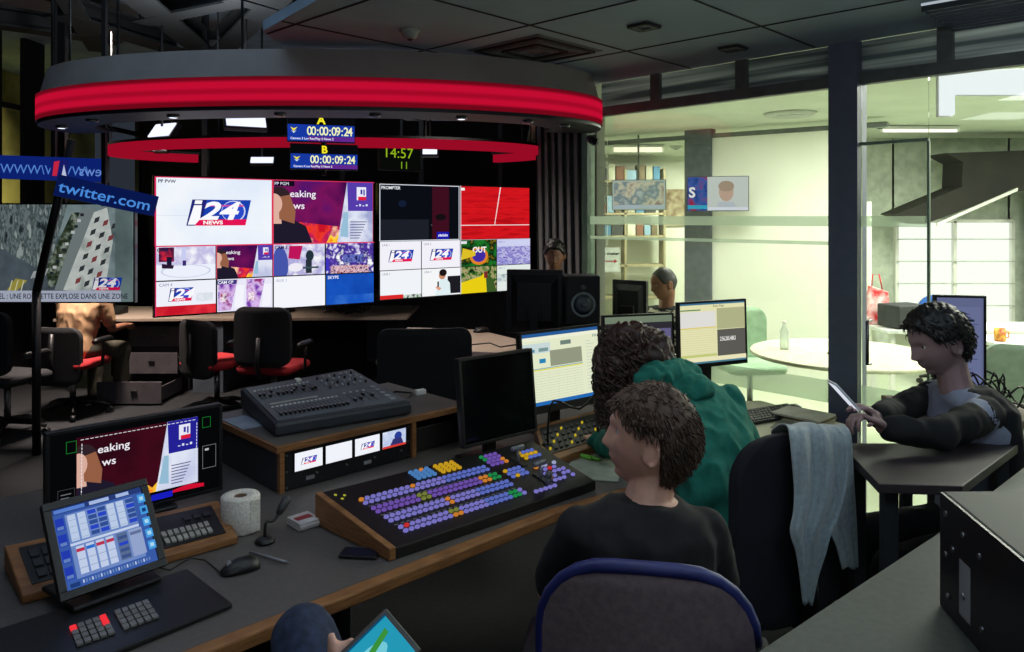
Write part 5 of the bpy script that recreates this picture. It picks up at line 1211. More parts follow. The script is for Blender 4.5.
# red and white bag
t = thing('gift_bag', 'red and white patterned bag standing on the long white table', 'bag', (3.5, 7.05, .75))
p = pt(877, 7.1, .752); q = MB(); q.hexa([p + V(v) for v in ((-.12, -.05, 0), (.12, -.05, 0), (.12, .05, 0), (-.12, .05, 0), (-.08, -.02, .36), (.10, -.02, .30), (.10, .02, .30), (-.08, .02, .36))]); q.build('bag_body', M('bag_pattern', (230, 226, 224), .6, scale=9, rgb2=(190, 24, 30)), t, bevel=.01)
q = MB(); q.tube([p + V((-.05, 0, .35)), p + V((-.04, 0, .46)), p + V((.02, 0, .46)), p + V((.05, 0, .32))], .006, 6); q.build('handle', M('bag_red', (190, 30, 36), .6), t)
# mug, box
p = pt(1000, 6.0, .772); t = thing('mug', 'yellow and red patterned mug on the white table at right edge', 'mug', p)
q = MB(); q.lathe(p, [(.036, 0), (.042, .01), (.042, .10), (.038, .10), (.036, .01)], 24, cap=False); q.lathe(p, [(.036, 0), (.036, .004)], 24); q.build('cup', M('mug_pattern', (214, 170, 60), .4, scale=40, rgb2=(170, 60, 40)), t, smooth=True)
q = MB(); q.tube([p + V((.04, 0, .08)), p + V((.07, 0, .07)), p + V((.07, 0, .03)), p + V((.04, 0, .02))], .006, 8); q.build('handle', M('mug_pattern', (214, 170, 60)), t, smooth=True)
q = MB(); q.box(pt(898, 6.95, .80), (.24, .2, .10), Rz(-.2)); q.build('box', M('carton', (190, 186, 160), .7), label='pale carton box on the long white table beside the bag', cat='box', bevel=.004)
chair('blue office chair behind the white table at right', (4.45, 7.75, 0), math.radians(-95), blue, blue, top=.93, w=.46, round_=.2, arms=False)
chair('mesh backed chair with blue seat at the right edge beyond the glass', (3.52, 5.25, 0), math.radians(70), blue, M('mesh_green', (110, 128, 112), .8), top=.90, w=.56, round_=.12, arms=False)
chair('pale green chair beside the round cream table', (2.05, 6.55, 0), math.radians(-80), M('chair_pale', (160, 190, 160), .8), M('chair_pale', (160, 190, 160), .8), top=.95, w=.5, arms=False, round_=.12)
# big blinds window, stair, column
q = MB(); x0, x1, Yb = 4.70, 6.12, 9.3
fr = MB(); 
for a in (x0, x1, (x0 + x1) / 2): fr.box((a, Yb, 1.02), (.04, .05, 1.36))
fr.box(((x0 + x1) / 2, Yb, .34), (x1 - x0, .05, .04)); fr.box(((x0 + x1) / 2, Yb, 1.70), (x1 - x0, .05, .04)); wf = fr.build('window_6', white, kind='structure')
q = MB(); q.box(((x0 + x1) / 2, Yb + .04, 1.02), (x1 - x0, .01, 1.34)); q.build('daylight_pane', E((246, 252, 240), 1.25), wf, label='daylit pane')
bl = thing('window_blind', 'white slatted blind on the bright window at the far right', 'blind', ((x0 + x1) / 2, Yb - .05, .34))
for k in range(5): q = MB(); q.box(((x0 + x1) / 2, Yb - .05, .40 + k * .27), (x1 - x0, .03, .012)); q.build('slat_rail', M('slat', (190, 196, 186), .6), bl)
q = MB(); q.box((8.6, Yb + .1, 1.4), (5.0, .1, 2.8)); q.box((4.0, Yb + .1, 1.4), (1.4, .1, 2.8)); q.box((5.4, Yb + .1, 2.25), (1.45, .1, 1.05)); struct('wall_meeting_room_far', q, M('far_wall', (196, 204, 190), .85))
q = MB(); q.box((6.35, 9.1, 1.1), (.26, .26, 2.2)); struct('trim_column_3', q, M('column_grey', (92, 98, 104)))
st = MB(); Ys = 8.5; pts = [PY(x, y, Ys) for x, y in ((897, 214), (962, 187), (963, 162), (946, 153), (1120, 147), (1120, 182), (1013, 192), (925, 224))]
st.prism(pts, (0, .4, 0)); stc = st.build('staircase', M('stair_dark', (38, 36, 30), .8, scale=3, var=.25), label='dark underside of a staircase crossing above the bright window', cat='staircase')
st = MB(); a, b = PY(936, 226, Ys - .02), PY(1016, 191, Ys - .02); st.quadbox(a, b - a, V((0, -.03, 0)), V((0, 0, .035))); st.build('stringer', white, stc, label='white stringer edge')
# shelf with boxes at the back left of the bright room
sh = thing('shelf_unit', 'open shelf unit crowded with boxes at the back of the bright room', 'shelf', (1.7, 11.9, 0))
shm = M('shelf_wood', (150, 140, 108), .7)
x0s, x1s = 1.15, 2.35
for z in (.5, 1.0, 1.45, 1.80, 2.30): q = MB(); q.box(((x0s + x1s) / 2, 11.9, z), (x1s - x0s, .4, .03)); q.build('shelf_board', shm, sh)
for x in (x0s, 1.75, x1s): q = MB(); q.box((x, 11.9, 1.25), (.03, .4, 2.5)); q.build('side_panel', shm, sh)
rn = random.Random(8)
cl = [(96, 84, 60), (150, 150, 130), (60, 110, 140), (40, 44, 46), (190, 190, 170), (110, 70, 50), (120, 150, 170)]
ncn = ['brown', 'grey', 'teal blue', 'black', 'cream', 'rust brown', 'pale blue']
lv = {1.80: 'second highest shelf', 2.30: 'top board', 1.45: 'middle shelf'}
for z in (1.45, 1.80, 2.30):
    x = x0s + .04; k = 0
    while x < x1s - .16:
        w = rn.uniform(.09, .17); h = rn.uniform(.12, .26); ci = (k + int(z * 10)) % 7
        if x < 1.75 < x + w and z < 2.3: x = 1.78; continue
        q = MB(); q.box((x + w / 2, 11.85, z + .016 + h / 2), (w, .25, h)); pos = ['first', 'second', 'third', 'fourth', 'fifth', 'sixth', 'seventh', 'eighth', 'ninth', 'tenth', 'eleventh', 'twelfth'][k]
        q.build('storage_box', M('box_' + ncn[ci].replace(' ', '_'), cl[ci], .7), bevel=.004, label='%s box on the %s of the far unit, %s from its left' % (ncn[ci], lv[z], pos), cat='box', group='boxes on the far shelf unit'); x += w + .015; k += 1
q = MB(); q.box((1.95, 9.9, 1.55), (.9, .03, .5)) if 0 else q.box((2.72, 12.333, 1.9), (.5, .03, .6)); q.build('notice_board', M('board_brown', (120, 96, 70), .7, scale=8, rgb2=(190, 180, 150)), label='brown notice board right of the shelf unit', cat='board')
# sign to the shelter
a = PY(593, 272, 9.0); b = PY(620, 272, 9.0)
t = thing('direction_sign', 'white sign reading to the shelter with a red arrow', 'sign', a); c = Canvas(a, b - a, V((0, 0, .29)), st=.9)
c2 = MB(); 
def sgn():
    q = MB(); q.quadbox(a + V((0, .002, 0)), b - a, V((0, .004, 0)), V((0, 0, .29))); q.build('board', white, t)
sgn(); sm = M('sign_white', (226, 232, 226), .6); st_ = M('sign_black', (16, 16, 16), .6); sr = M('sign_red', (180, 44, 60), .6)
c.mb = MB(); c.mats = []; c.layer = 0; c.step = .001
c.rect(0, 0, 1, 1, sm); c.text('to the shelter', .06, .70, .12, st_, bold=.03, sx=1.08); c.rect(.10, .42, .8, .46, sr); c.poly([(.78, .36), (.92, .44), (.78, .52)], sr); c.done('print', t)
q = MB(); q.box((a.x + .17, 9.008, (2.72 + a.z + .29) / 2), (.008, .004, 2.72 - a.z - .29)); q.build('hanging_strip', white, t)
# TV on the grey column
def d_tv(c, asp):
    c.rect(0, 0, 1, 1, (204, 210, 205)); c.rect(0, 0, .33, 1, EN('news_blue', [(30, 50, 110), (60, 90, 160), (150, 40, 60)], 10)); c.rect(0, .05, .33, .16, (60, 170, 200)); c.text('S', .02, .4, .3, (240, 240, 240), bold=.03)
    c.disc(.64, .55, .12, .28, (196, 168, 150)); c.disc(.64, .72, .13, .16, (170, 150, 130)); c.poly([(.46, .0), (.84, .0), (.76, .26), (.52, .26)], (190, 196, 204)); c.rect(.34, .02, 1, .10, (225, 230, 240))
display('wall_television', 'wall television beside the grey column showing a face and blue news graphics', 'television', pt(687, 7.9, 1.81), pt(749, 7.75, 1.81), .36, depth=.04, bez=.006, draw=d_tv, st=.9)
def d_tv2(c, asp):
    c.rect(0, 0, 1, 1, (190, 205, 195)); c.rect(.03, .05, .97, .95, EN('tv_street', [(170, 180, 176), (110, 130, 136), (200, 196, 170), (140, 120, 110)], 7)); c.rect(.03, .05, .97, .16, (190, 205, 215))
display('wall_television', 'pale wall television seen through the left glass pane', 'television', pt(612, 9.05, 1.83), pt(666, 8.85, 1.83), .36, depth=.04, bez=.006, draw=d_tv2, st=.8)
q = MB(); q.box((1.50, 9.02, 2.45), (.02, .02, .54)); q.build('television_hanger', steel, label='thin drop rod holding the pale wall television', cat='mount')
# ceiling fittings of the bright room
def ceil_panel(name, label, cat, px0, px1, py0, py1, z, m, d=.03):
    p = [PZ(px0, py1, z), PZ(px1, py1, z), PZ(px1, py0, z), PZ(px0, py0, z)]
    t = thing(name, label, cat, sum(p, V((0, 0, 0))) / 4); q = MB(); q.prism(p, (0, 0, d)); q.build('housing', white, t)
    cc = sum(p, V((0, 0, 0))) / 4; q = MB(); q.prism([cc + (x - cc) * .93 - V((0, 0, .004)) for x in p], (0, 0, .004)); q.build('diffuser', m, t); return t
ceil_panel('ceiling_light', 'flat lit ceiling panel above the shelf unit', 'light', 612, 664, 147, 152, 2.68, E((255, 244, 214), 1.6))
ceil_panel('ceiling_light', 'long lit ceiling strip above the bright window', 'light', 880, 960, 129, 132, 2.68, E((255, 250, 235), 1.5))
def spot(px, py, z, label, warm=True):
    p = PZ(px, py, z); t = thing('ceiling_spotlight', label, 'light', p); q = MB(); q.lathe(p - V((0, 0, .02)), [(.06, .0), (.07, .012), (.07, .02)], 20); q.build('trim_ring', white, t); q = MB(); q.lathe(p - V((0, 0, .024)), [(.045, .0), (.048, .006)], 16); q.build('lamp', E((255, 236, 190), 3.0), t)
spot(675, 137, 2.72, 'small lit ceiling spotlight left of the grey column'); 
def smoke(px, py, z, label, r=.07):
    p = PZ(px, py, z); t = thing('smoke_detector', label, 'smoke detector', p); q = MB(); q.lathe(p - V((0, 0, .045)), [(r * .45, 0), (r * .7, .012), (r * .8, .03), (r, .034), (r, .045)], 24); q.build('housing', M('detector', (170, 174, 168), .5), t); q = MB(); q.lathe(p - V((0, 0, .052)), [(r * .2, 0), (r * .3, .007)], 12); q.build('sensor', dkgrey, t)
smoke(880, 124, 2.72, 'round smoke detector on the bright ceiling right of the column', .09); smoke(676, 146, 2.72, 'round smoke detector on the bright ceiling above the television', .09)
smoke(410, 30, ZC, 'small sprinkler rose on the dark panel ceiling above the canopy', .05); 
q = MB(); p = PZ(790, 113, 2.72); q.lathe(p - V((0, 0, .03)), [(.20, 0), (.22, .01), (.24, .03)], 32); q.lathe(p - V((0, 0, .034)), [(.12, 0), (.12, .004)], 32); q.build('air_diffuser', M('diffuser_w', (180, 186, 176), .6), label='round air diffuser on the bright ceiling beside the column', cat='vent')
# added L shaped glowing panel standing in for a window reflection, top right
t = thing('reflection_panel', 'bright white L shaped panel standing in for a window reflection at upper right', 'light', pt(983, 4.3, 2.42))
zL = lambda y: H + (HZ - y) * 4.3 / F
a = pt(942, 4.3, 0); q = MB()
X = lambda px: (px - 512) / F * 4.3
q.prism([V((X(942), 4.3, zL(115))), V((X(955), 4.3, zL(115))), V((X(955), 4.3, zL(94))), V((X(1075), 4.3, zL(94))), V((X(1075), 4.3, zL(66))), V((X(942), 4.3, zL(72)))], (0, .03, 0)); q.build('diffuser', E((240, 246, 250), 1.1), t)
q = MB(); q.prism([V((X(941), 4.332, zL(116))), V((X(956), 4.332, zL(116))), V((X(956), 4.332, zL(95))), V((X(1076), 4.332, zL(95))), V((X(1076), 4.332, zL(65))), V((X(941), 4.332, zL(71)))], (0, .02, 0)); q.build('back_plate', white, t)
for px in (960, 1050): q = MB(); q.cyl((X(px), 4.34, zL(69)), (X(px), 4.34, 2.72), .004, 6); q.build('wire', steel, t)
# fittings on the dark ceiling
def vent(label, c, ang, w, rings=4):
    c = V(c); t = thing('air_vent', label, 'vent', c); R = Rz(ang)
    q = MB(); q.box(c - V((0, 0, .003)), (w, w, .006), R); q.build('plate', M('vent_plate', (112, 116, 118), .6), t)
    for k in range(rings):
        s = w * (.88 - k * .20); q = MB()
        for a, b, dx, dy in ((0, 1, s, .016), (0, -1, s, .016), (1, 0, .016, s), (-1, 0, .016, s)):
            q.box(c + R @ V((a * s / 2, b * s / 2, -.010)), (dx, dy, .012), R)
        q.build('louvre', M('vent_dark', (36, 38, 40), .6) if k % 2 == 0 else M('vent_plate', (112, 116, 118)), t)
vent('large square louvred air vent above the red canopy', PZ(535, 50, ZC), math.radians(46), .52)
vent('small square vent on the dark ceiling, left of the two small ones', PZ(644, 25, ZC), math.radians(46), .12, 2); vent('small square vent on the dark ceiling, right of the two small ones', PZ(733, 47, ZC), math.radians(46), .12, 2)
p = PZ(1003, 4, ZC); t = thing('louvre_light', 'louvred ceiling lamp at the top right corner of the dark ceiling', 'light', p)
q = MB(); q.box(p - V((0, 0, .005)), (.5, .5, .01), Rz(math.radians(46))); q.build('tray', E((190, 200, 210), .8), t)
for k in range(9):
    q = MB(); o = p + U45 * (-.24 + k * .06) - V((0, 0, .02)); q.box(o, (.012, .5, .03), Rz(math.radians(46))); q.build('louvre', M('louvre_dark', (60, 66, 72), .3), t)
# camera dome near the left end of glass
p = Pg(592) + V((-.02, -.06, 2.28)); t = thing('security_camera', 'small dark security camera at the top left end of the glass wall', 'camera', p)
q = MB(); q.box(p + gn * .04, (.03, .03, .06)); q.build('bracket', dkgrey, t); q = MB(); q.tube([p, p + V((.02, -.10, -.03))], [.028, .028], 14); q.build('body', dkgrey, t); q = MB(); q.ell(p + V((.022, -.105, -.032)), .02); q.build('lens', gloss, t)

# ------------------------------------------------------------ near right: dark tables, equipment box
brown = M('brown_laminate', (56, 47, 50), .55, scale=8)
table('counter', 'dark brown counter before the person with the phone', 'counter', [(1.10, 2.28), (1.34, 2.26), (1.80, 2.69), (1.16, 2.69)], .95, brown, [(1.16, 2.34), (1.34, 2.32), (1.70, 2.65), (1.2, 2.64)])
table('dark_table', 'brown table carrying cables behind the person with the phone', 'table', [(1.66, 3.0), (2.35, 2.95), (2.4, 3.2), (2.1, 3.30), (1.66, 3.42)], .95, M('tan_laminate', (150, 124, 104), .6), [(1.7, 3.05), (2.3, 3.0), (2.3, 3.15), (1.72, 3.32)])
def d_blue(c, asp):
    c.rect(0, 0, 1, 1, (104, 112, 150)); c.rect(.05, .05, .95, .9, (112, 120, 160))
    for i in range(14): c.rect(.5, .1 + i * .055, .62 + .3 * ((i * 5) % 7) / 7, .11 + i * .055, (80, 90, 130))
    c.rect(.62, .74, .80, .76, (30, 34, 50))
display('monitor', 'dim blue monitor behind the head of the person with the phone', 'monitor', pt(934, 3.22, 1.02), pt(986, 3.18, 1.02), .40, depth=.05, bez=.010, draw=d_blue, stand=.95, st=.8)
gg = M('foreground_laminate', (56, 62, 58), .6, scale=60)
table('foreground_desk', 'dark green grey desk filling the lower right corner', 'desk', [(.30, 1.20), (.46, 1.46), (1.95, 2.02 + .72 * 1.0), (2.4, 2.2), (1.5, .3), (.5, .3)] if 0 else [(.36, 1.36), (1.10, 1.98), (1.74, 2.56), (2.15, 2.1), (1.6, .55), (.36, .55)], .92, gg, [(.5, 1.35), (1.7, 2.4), (1.5, .6), (.5, .6)])
# rack case standing at the right edge
bx = thing('equipment_case', 'black equipment case with screws and a label at the lower right', 'equipment case', (1.3, 1.7, .92))
zt = 1.165; A = PZ(943, 492, zt); Bp = PZ(1034, 585, zt); C_ = PZ(1110, 520, zt); D_ = PZ(1000, 470, zt)
A, Bp = PZ(943, 491, zt), PZ(1075, 600, zt); bk = V((.70, .015, 0)); zb = .922
q = MB(); q.hexa([V((A.x, A.y, zb)), V((Bp.x, Bp.y, zb)), V((Bp.x, Bp.y, zb)) + bk, V((A.x, A.y, zb)) + bk, A, Bp, Bp + bk, A + bk]); q.build('casing', M('case_top', (27, 32, 30), .6), bx, bevel=.004)
dn = (Bp - A); nn = dn.cross(V((0, 0, 1))).normalized(); nn = nn if nn.dot(bk) < 0 else -nn
q = MB(); q.quadbox(V((A.x, A.y, zb)), dn, nn * .006, V((0, 0, zt - zb - .002))); q.build('front_plate', gloss if 0 else M('case_front', (20, 20, 26), .35), bx)
for u, z in ((.10, .85), (.10, .5), (.13, .16), (.34, .8), (.34, .3), (.55, .75), (.58, .2), (.2, .6)):
    o = V((A.x, A.y, zb)) + dn * u * .7 + V((0, 0, (zt - zb) * z)) + nn * .006; q = MB(); q.cyl(o, o + nn * .004, .006, 10); q.build('screw', steel, bx)
o = V((A.x, A.y, zb)) + dn * .20 + nn * .0062 + V((0, 0, .03)); q = MB(); q.quadbox(o, dn * .10, nn * .001, V((0, 0, .11))); q.build('label_plate', M('plate_grey', (150, 152, 156)), bx)

# ------------------------------------------------------------ scarf
rs = 34; cc_, ca = sc_chair
mb = MB(); grid = []
top = PY(812, 428, 2.46)
def scarf_strip(x_at, z_path, seed, ph):
    rows = []
    for j, (xl, xr, y, Y) in enumerate(z_path):
        row = []
        for i in range(rs + 1):
            u = i / rs; px = xl + (xr - xl) * u
            amp = .016 * min(1, .3 + j * .12) * min(1, ((xr - xl) / 55)) ** 2; Yo = (px - 800) * .0024 - (.045 if Y < 2.5 else .02)
            dep = Y + Yo + amp * math.sin(u * 15 + ph + j * .25) + .5 * amp * math.sin(u * 31 + j * .5)
            p = PY(px, y - 4 * (j < 5) + 1.5 * math.sin(u * 9 + ph), dep); row.append(p)
        rows.append(row)
    return rows
z1 = [(792, 812, 470, 2.78), (772, 806, 440, 2.70), (776, 812, 431, 2.62), (783, 826, 428, 2.55), (788, 838, 432, 2.47), (790, 845, 442, 2.43), (792, 848, 462, 2.42), (794, 846, 488, 2.415), (793, 840, 512, 2.41), (790, 832, 532, 2.41), (796, 826, 552, 2.41), (800, 818, 576, 2.41), (803, 812, 604, 2.41)]
z2 = [(812, 832, 446, 2.74), (810, 834, 433, 2.62), (814, 842, 430, 2.53), (820, 850, 438, 2.445), (824, 852, 460, 2.425), (824, 854, 490, 2.42), (826, 856, 520, 2.42), (836, 857, 545, 2.42), (842, 858, 568, 2.42)]
for zp, ph in ((z1, 0), (z2, 1.7)):
    R_ = scarf_strip(None, zp, 0, ph)
    # refine along the length with smooth interpolation
    fine = []
    for j in range(len(R_) - 1):
        for f in (0, .25, .5, .75):
            a_ = R_[max(0, j - 1)]; b_ = R_[j]; c_ = R_[j + 1]; d_ = R_[min(len(R_) - 1, j + 2)]
            fine.append([.5 * ((2 * b) + (c - a) * f + (2 * a - 5 * b + 4 * c - d) * f * f + (3 * b - 3 * c + d - a) * f ** 3) for a, b, c, d in zip(a_, b_, c_, d_)])
    fine.append(R_[-1])
    vs = [[mb.bm.verts.new(p) for p in r] for r in fine]
    for a, b in zip(vs, vs[1:]):
        for i in range(rs): mb.bm.faces.new((a[i], a[i + 1], b[i + 1], b[i]))
mb.build('scarf', M('scarf_grey', (158, 172, 176), .95, var=.12, scale=60, sheen=.4, bump=.2), solid=.005, smooth=True, label='grey woollen scarf draped over the dark navy office chair', cat='scarf')
# ------------------------------------------------------------ people
def person(label, loc, face, head_yaw=None, head_pitch=0, lean=(0, 0), s=1.0, skinm=None, top=None, pants=None, hair=None, hairkw=None, over=None, vox=.007, sleeve=1.0, standing=False, hands=None, group=None, shirt_disp=.006, shoes=True, female=False, topname='shirt', look_eyes=True, head_s=None, wide=1.0, legs=True):
    skinm = skinm or skin; over = over or {}
    f = V((math.cos(math.radians(face)), math.sin(math.radians(face)), 0)); r = V((f.y, -f.x, 0)); z = V((0, 0, 1))
    base = V((loc[0], loc[1], 0)); zp = .92 * s if standing else .56
    J = {}
    J['pelvis'] = base + z * zp
    J['chest'] = J['pelvis'] + f * lean[0] * .6 + r * lean[1] * .6 + z * .34 * s
    J['shc'] = J['pelvis'] + f * lean[0] + r * lean[1] + z * .47 * s
    J['neck'] = J['shc'] + f * .015 + z * .07 * s
    J['head'] = J['neck'] + f * .035 + z * .155 * s
    hw = .185 * s * wide
    for k, q in (('L', -1), ('R', 1)):
        J['sh' + k] = J['shc'] + r * q * hw - z * .01; J['el' + k] = J['sh' + k] + r * q * .04 + f * .05 - z * .28 * s
        J['wr' + k] = J['el' + k] + f * .22 - r * q * .04 + z * .0
        J['hip' + k] = J['pelvis'] + r * q * .09
        if standing: J['kn' + k] = J['hip' + k] - z * .44 * s + f * .01; J['an' + k] = base + r * q * .1 + z * .09
        else: J['kn' + k] = J['hip' + k] + f * .43 * s + r * q * .05 - z * .05; J['an' + k] = V((J['kn' + k].x, J['kn' + k].y, .09)) - f * .03
    for k, v in over.items(): J[k] = V(v)
    t = thing('person', label, 'person', tuple(base), group)
    hy = face if head_yaw is None else head_yaw; HR = headR(hy, head_pitch); hs = (head_s or s)
    b = MB(); add_head(b, J['head'], HR, hs)
    nk = J['head'] + HR @ (V((-.022, 0, -.07)) * hs)
    b.caps(nk, J['neck'] - z * .03, .052 * hs, .058 * hs); b.caps(nk + HR @ V((.0, 0, .03)), nk, .055 * hs, .052 * hs)
    def rings(g_, zcut=None):
        a = r * (1 + 0 * g_); d = f
        up = (J['shc'] - J['pelvis']); 
        return [(J['pelvis'] - z * .10, r * (.13 + g_), d * (.10 + g_)), (J['pelvis'], r * (.165 * s + g_), d * (.115 * s + g_)), (J['pelvis'] * .6 + J['chest'] * .4, r * (.145 * s * wide + g_), d * (.10 * s + g_)),
                (J['chest'], r * (.170 * s * wide + g_), d * (.115 * s + g_)), (J['chest'] * .45 + J['shc'] * .55, r * (.180 * s * wide + g_), d * (.105 * s + g_)), (J['shc'] + z * .012, r * (.150 * s * wide + g_), d * (.078 * s + g_)), (J['shc'] * .5 + J['neck'] * .5 + z * .01, r * (.085 * s + g_), d * (.062 * s + g_))]
    torso(b, rings(-.006))
    for k in 'LR':
        limb(b, [J['sh' + k], J['el' + k], J['wr' + k]], [.046 * s, .038 * s, .026 * s])
        if legs: limb(b, [J['hip' + k], J['kn' + k], J['an' + k]], [.075, .052, .038]); limb(b, [J['an' + k] - z * .03, J['an' + k] + f * .15 - z * .055], [.036, .03])
        hd_, hn_, kw = (hands or {}).get(k, ((J['wr' + k] - J['el' + k]), -z, {}))
        hand(b, J['wr' + k] , hd_, hn_, s=.98 * s, side=(1 if k == 'R' else -1) * (kw.pop('flip', 1)), **kw)
    for k in 'LR': b.caps(J['neck'] - z * .05, J['sh' + k] - z * .0, .045 * s, .042 * s)
    body = b.build('body', skinm, t, remesh=vox, relax=2)
    if look_eyes: eyes(t, J['head'], HR, hs)
    q = MB(); torso(q, rings(.008))
    for k in 'LR':
        q.caps(J['neck'] - z * .055, J['sh' + k] - z * .006, .054 * s, .054 * s)
        if sleeve >= 1: limb(q, [J['sh' + k], J['el' + k], J['wr' + k] * .93 + J['el' + k] * .07], [.057 * s, .052 * s, .040 * s])
        else: limb(q, [J['sh' + k], J['sh' + k].lerp(J['el' + k], sleeve * .5), J['sh' + k].lerp(J['el' + k], sleeve)], [.056 * s, .059 * s, .056 * s])
    if 'extra' in over: pass
    q.build(topname, top, t, remesh=.009, relax=4, disp=(shirt_disp, 9.0))
    q = MB()
    if legs:
        q.ell(J['pelvis'] - z * .03, (.17, .13, .12), Rz(math.atan2(r.y, r.x)))
        for k in 'LR': limb(q, [J['hip' + k], J['kn' + k], J['an' + k] + z * .0], [.092, .072, .060])
        q.build('trousers', pants, t, remesh=.011, relax=4, disp=(.006, 8.0))
    if shoes and legs:
        for k in 'LR':
            q = MB(); a = J['an' + k]; q.caps(a - z * .045 - f * .03, a - z * .055 + f * .14, .042, .034); q.build('shoe', M('shoe_black', (24, 22, 22), .5), t, remesh=.009, relax=2)
    if hair:
        kw = dict(thick=.014, low=-.06, front=.062, side=.0, n=500, length=.035, rough=.004, curl=0.0); kw.update(hairkw or {})
        q = MB(); hair_shell(q, J['head'], HR, hs, kw['thick'], kw['low'], kw['front'], kw['side'], kw['rough'])
        tufts(q, J['head'], HR, hs, kw['n'], kw['thick'], kw['length'], kw['low'], kw['front'], kw['side'], random.Random(4), kw['curl'])
        q.build('hair', hair, t, smooth=True)
    return t, J, HR
hair_br = M('hair_brown', (84, 64, 50), .65, var=.25, scale=50, stretch=(1, 1, .3)); hair_bk = M('hair_black', (26, 22, 22), .5, var=.2, scale=50); hair_curl = M('hair_dark_brown', (72, 50, 42), .5, var=.3, scale=40)
jean = M('denim', (44, 56, 84), .9, var=.25, scale=40, bump=.1); dkcloth = M('dark_trousers', (30, 30, 34), .9)
# man in the black shirt
tA, JA, HA = person('bearded man with short brown hair in a black shirt, seated looking left', (.35, 1.90), 88, head_yaw=163, head_pitch=10, lean=(.05, -.03), vox=.0045,
    top=M('tshirt_black', (23, 22, 26), .9, bump=.1, scale=30), pants=dkcloth, hair=hair_br, hairkw=dict(thick=.020, low=-.080, front=.060, side=.030, n=2600, length=.026, rough=.004, curl=.001), sleeve=.80, topname='black_shirt',
    over={'head': (.360, 1.965, 1.172), 'neck': (.350, 1.955, 1.05), 'shc': (.335, 1.93, .985), 'shL': (.17, 1.93, .955), 'shR': (.490, 1.94, .955), 'elL': (.105, 2.02, .755), 'wrL': (.17, 2.25, .80), 'elR': (.555, 2.03, .75), 'wrR': (.47, 2.27, .79)}, head_s=1.07, hands={'L': ((.3, 1, -.05), (0, 0, -1), dict(curl=14)), 'R': ((-.6, .8, -.05), (0, 0, -1), dict(curl=14))})
def beard(x, y, z):
    p = head_point(x, y, z); n = p.normalized(); m = sst(-.022, -.045, p.z - .6 * max(0, -p.x + .02)) * sst(-.15, .05, x)
    return p + n * (.0036 * m - .012 * (1 - m))
q = MB(); shell(q, JA['head'], HA, 1.0, beard, 90, 70); q.build('stubble', M('stubble_brown', (84, 58, 44), .8, scale=180, rgb2=(130, 92, 74)), tA, smooth=True)
# person in the green hooded top
green = M('hoodie_green', (28, 120, 104), .9, bump=.15, scale=40, var=.12)
tB, JB, HB = person('person with long curly dark hair in a green hooded top, bent over the desk', (.81, 2.77), 118, head_yaw=165, head_pitch=-38, lean=(.20, -.04), top=green, pants=dkcloth, hair=None, topname='hooded_top', wide=1.12, shirt_disp=.012,
    over={'chest': (.745, 2.90, .92), 'shc': (.675, 2.97, 1.065), 'neck': (.56, 3.0, 1.13), 'head': (.47, 3.02, 1.185), 'shL': (.50, 2.86, 1.03), 'shR': (.865, 3.02, 1.02), 'elR': (.935, 3.0, .82), 'wrR': (.80, 3.26, .80), 'elL': (.42, 3.02, .84), 'wrL': (.36, 3.22, .80)}, head_s=.95, look_eyes=False,
    hands={'L': ((-.2, 1, -.05), (0, 0, -1), dict(curl=16)), 'R': ((-.4, .9, -.05), (0, 0, -1), dict(curl=16))})
q = MB(); rn = random.Random(2)
for k in range(9):
    u = k / 8; a = math.radians(-100 + 200 * u); q.ell(V((.60 + .10 * math.sin(a) * .87, 2.96 + .10 * math.sin(a) * .5 - .04, 1.115 + .035 * math.cos(a))), (.055, .055, .05))
q.ell((.66, 2.91, 1.09), (.11, .06, .06)); q.caps(V((.53, 2.92, 1.10)), V((.50, 2.90, 1.04)), .03, .02)
q.build('hood', green, tB, remesh=.008, relax=4, disp=(.012, 14))
for a, b in (((.60, 2.865, 1.06), (.575, 2.85, .93)),):
    q = MB(); q.tube([V(a), V(a).lerp(V(b), .5) + V((0, -.012, 0)), V(b)], .004, 6); q.build('drawstring', M('cord_teal', (90, 160, 170), .7), tB, smooth=True)
q = MB(); c0 = JB['head']
for (o, r_) in (((0, 0, .03), (.10, .10, .11)), ((-.055, -.03, -.02), (.085, .08, .12)), ((-.06, -.04, -.12), (.07, .07, .10)), ((-.035, -.06, -.19), (.05, .05, .07)), ((.07, -.02, .03), (.085, .085, .085)), ((.02, -.05, -.05), (.08, .06, .09))): q.ell(c0 + V(o), r_)
q.build('hair', hair_curl, tB, remesh=.009, relax=1, disp=(.022, 22))
q = MB()
for i in range(520):
    a = rn.uniform(0, 6.28); zz = rn.uniform(-.22, .13); w = .115 - .02 * max(0, zz) / .13 - .16 * max(0, -zz - .05)
    p = c0 + V((-.02 + w * math.cos(a) * 1.02 + .10 * (zz - .1) * .6, -.02 + w * math.sin(a), zz)); L = rn.uniform(.04, .08); rr2 = rn.uniform(.006, .012); ph = rn.uniform(0, 6.28); pts = []
    for j in range(11):
        u = j / 10; pts.append(p + V((rr2 * math.cos(ph + u * 9), rr2 * math.sin(ph + u * 9), -L * u)))
    q.tube(pts, [.0035] * 9 + [.0025, .001], 4)
q.build('hair_curls', hair_curl, tB, smooth=True)
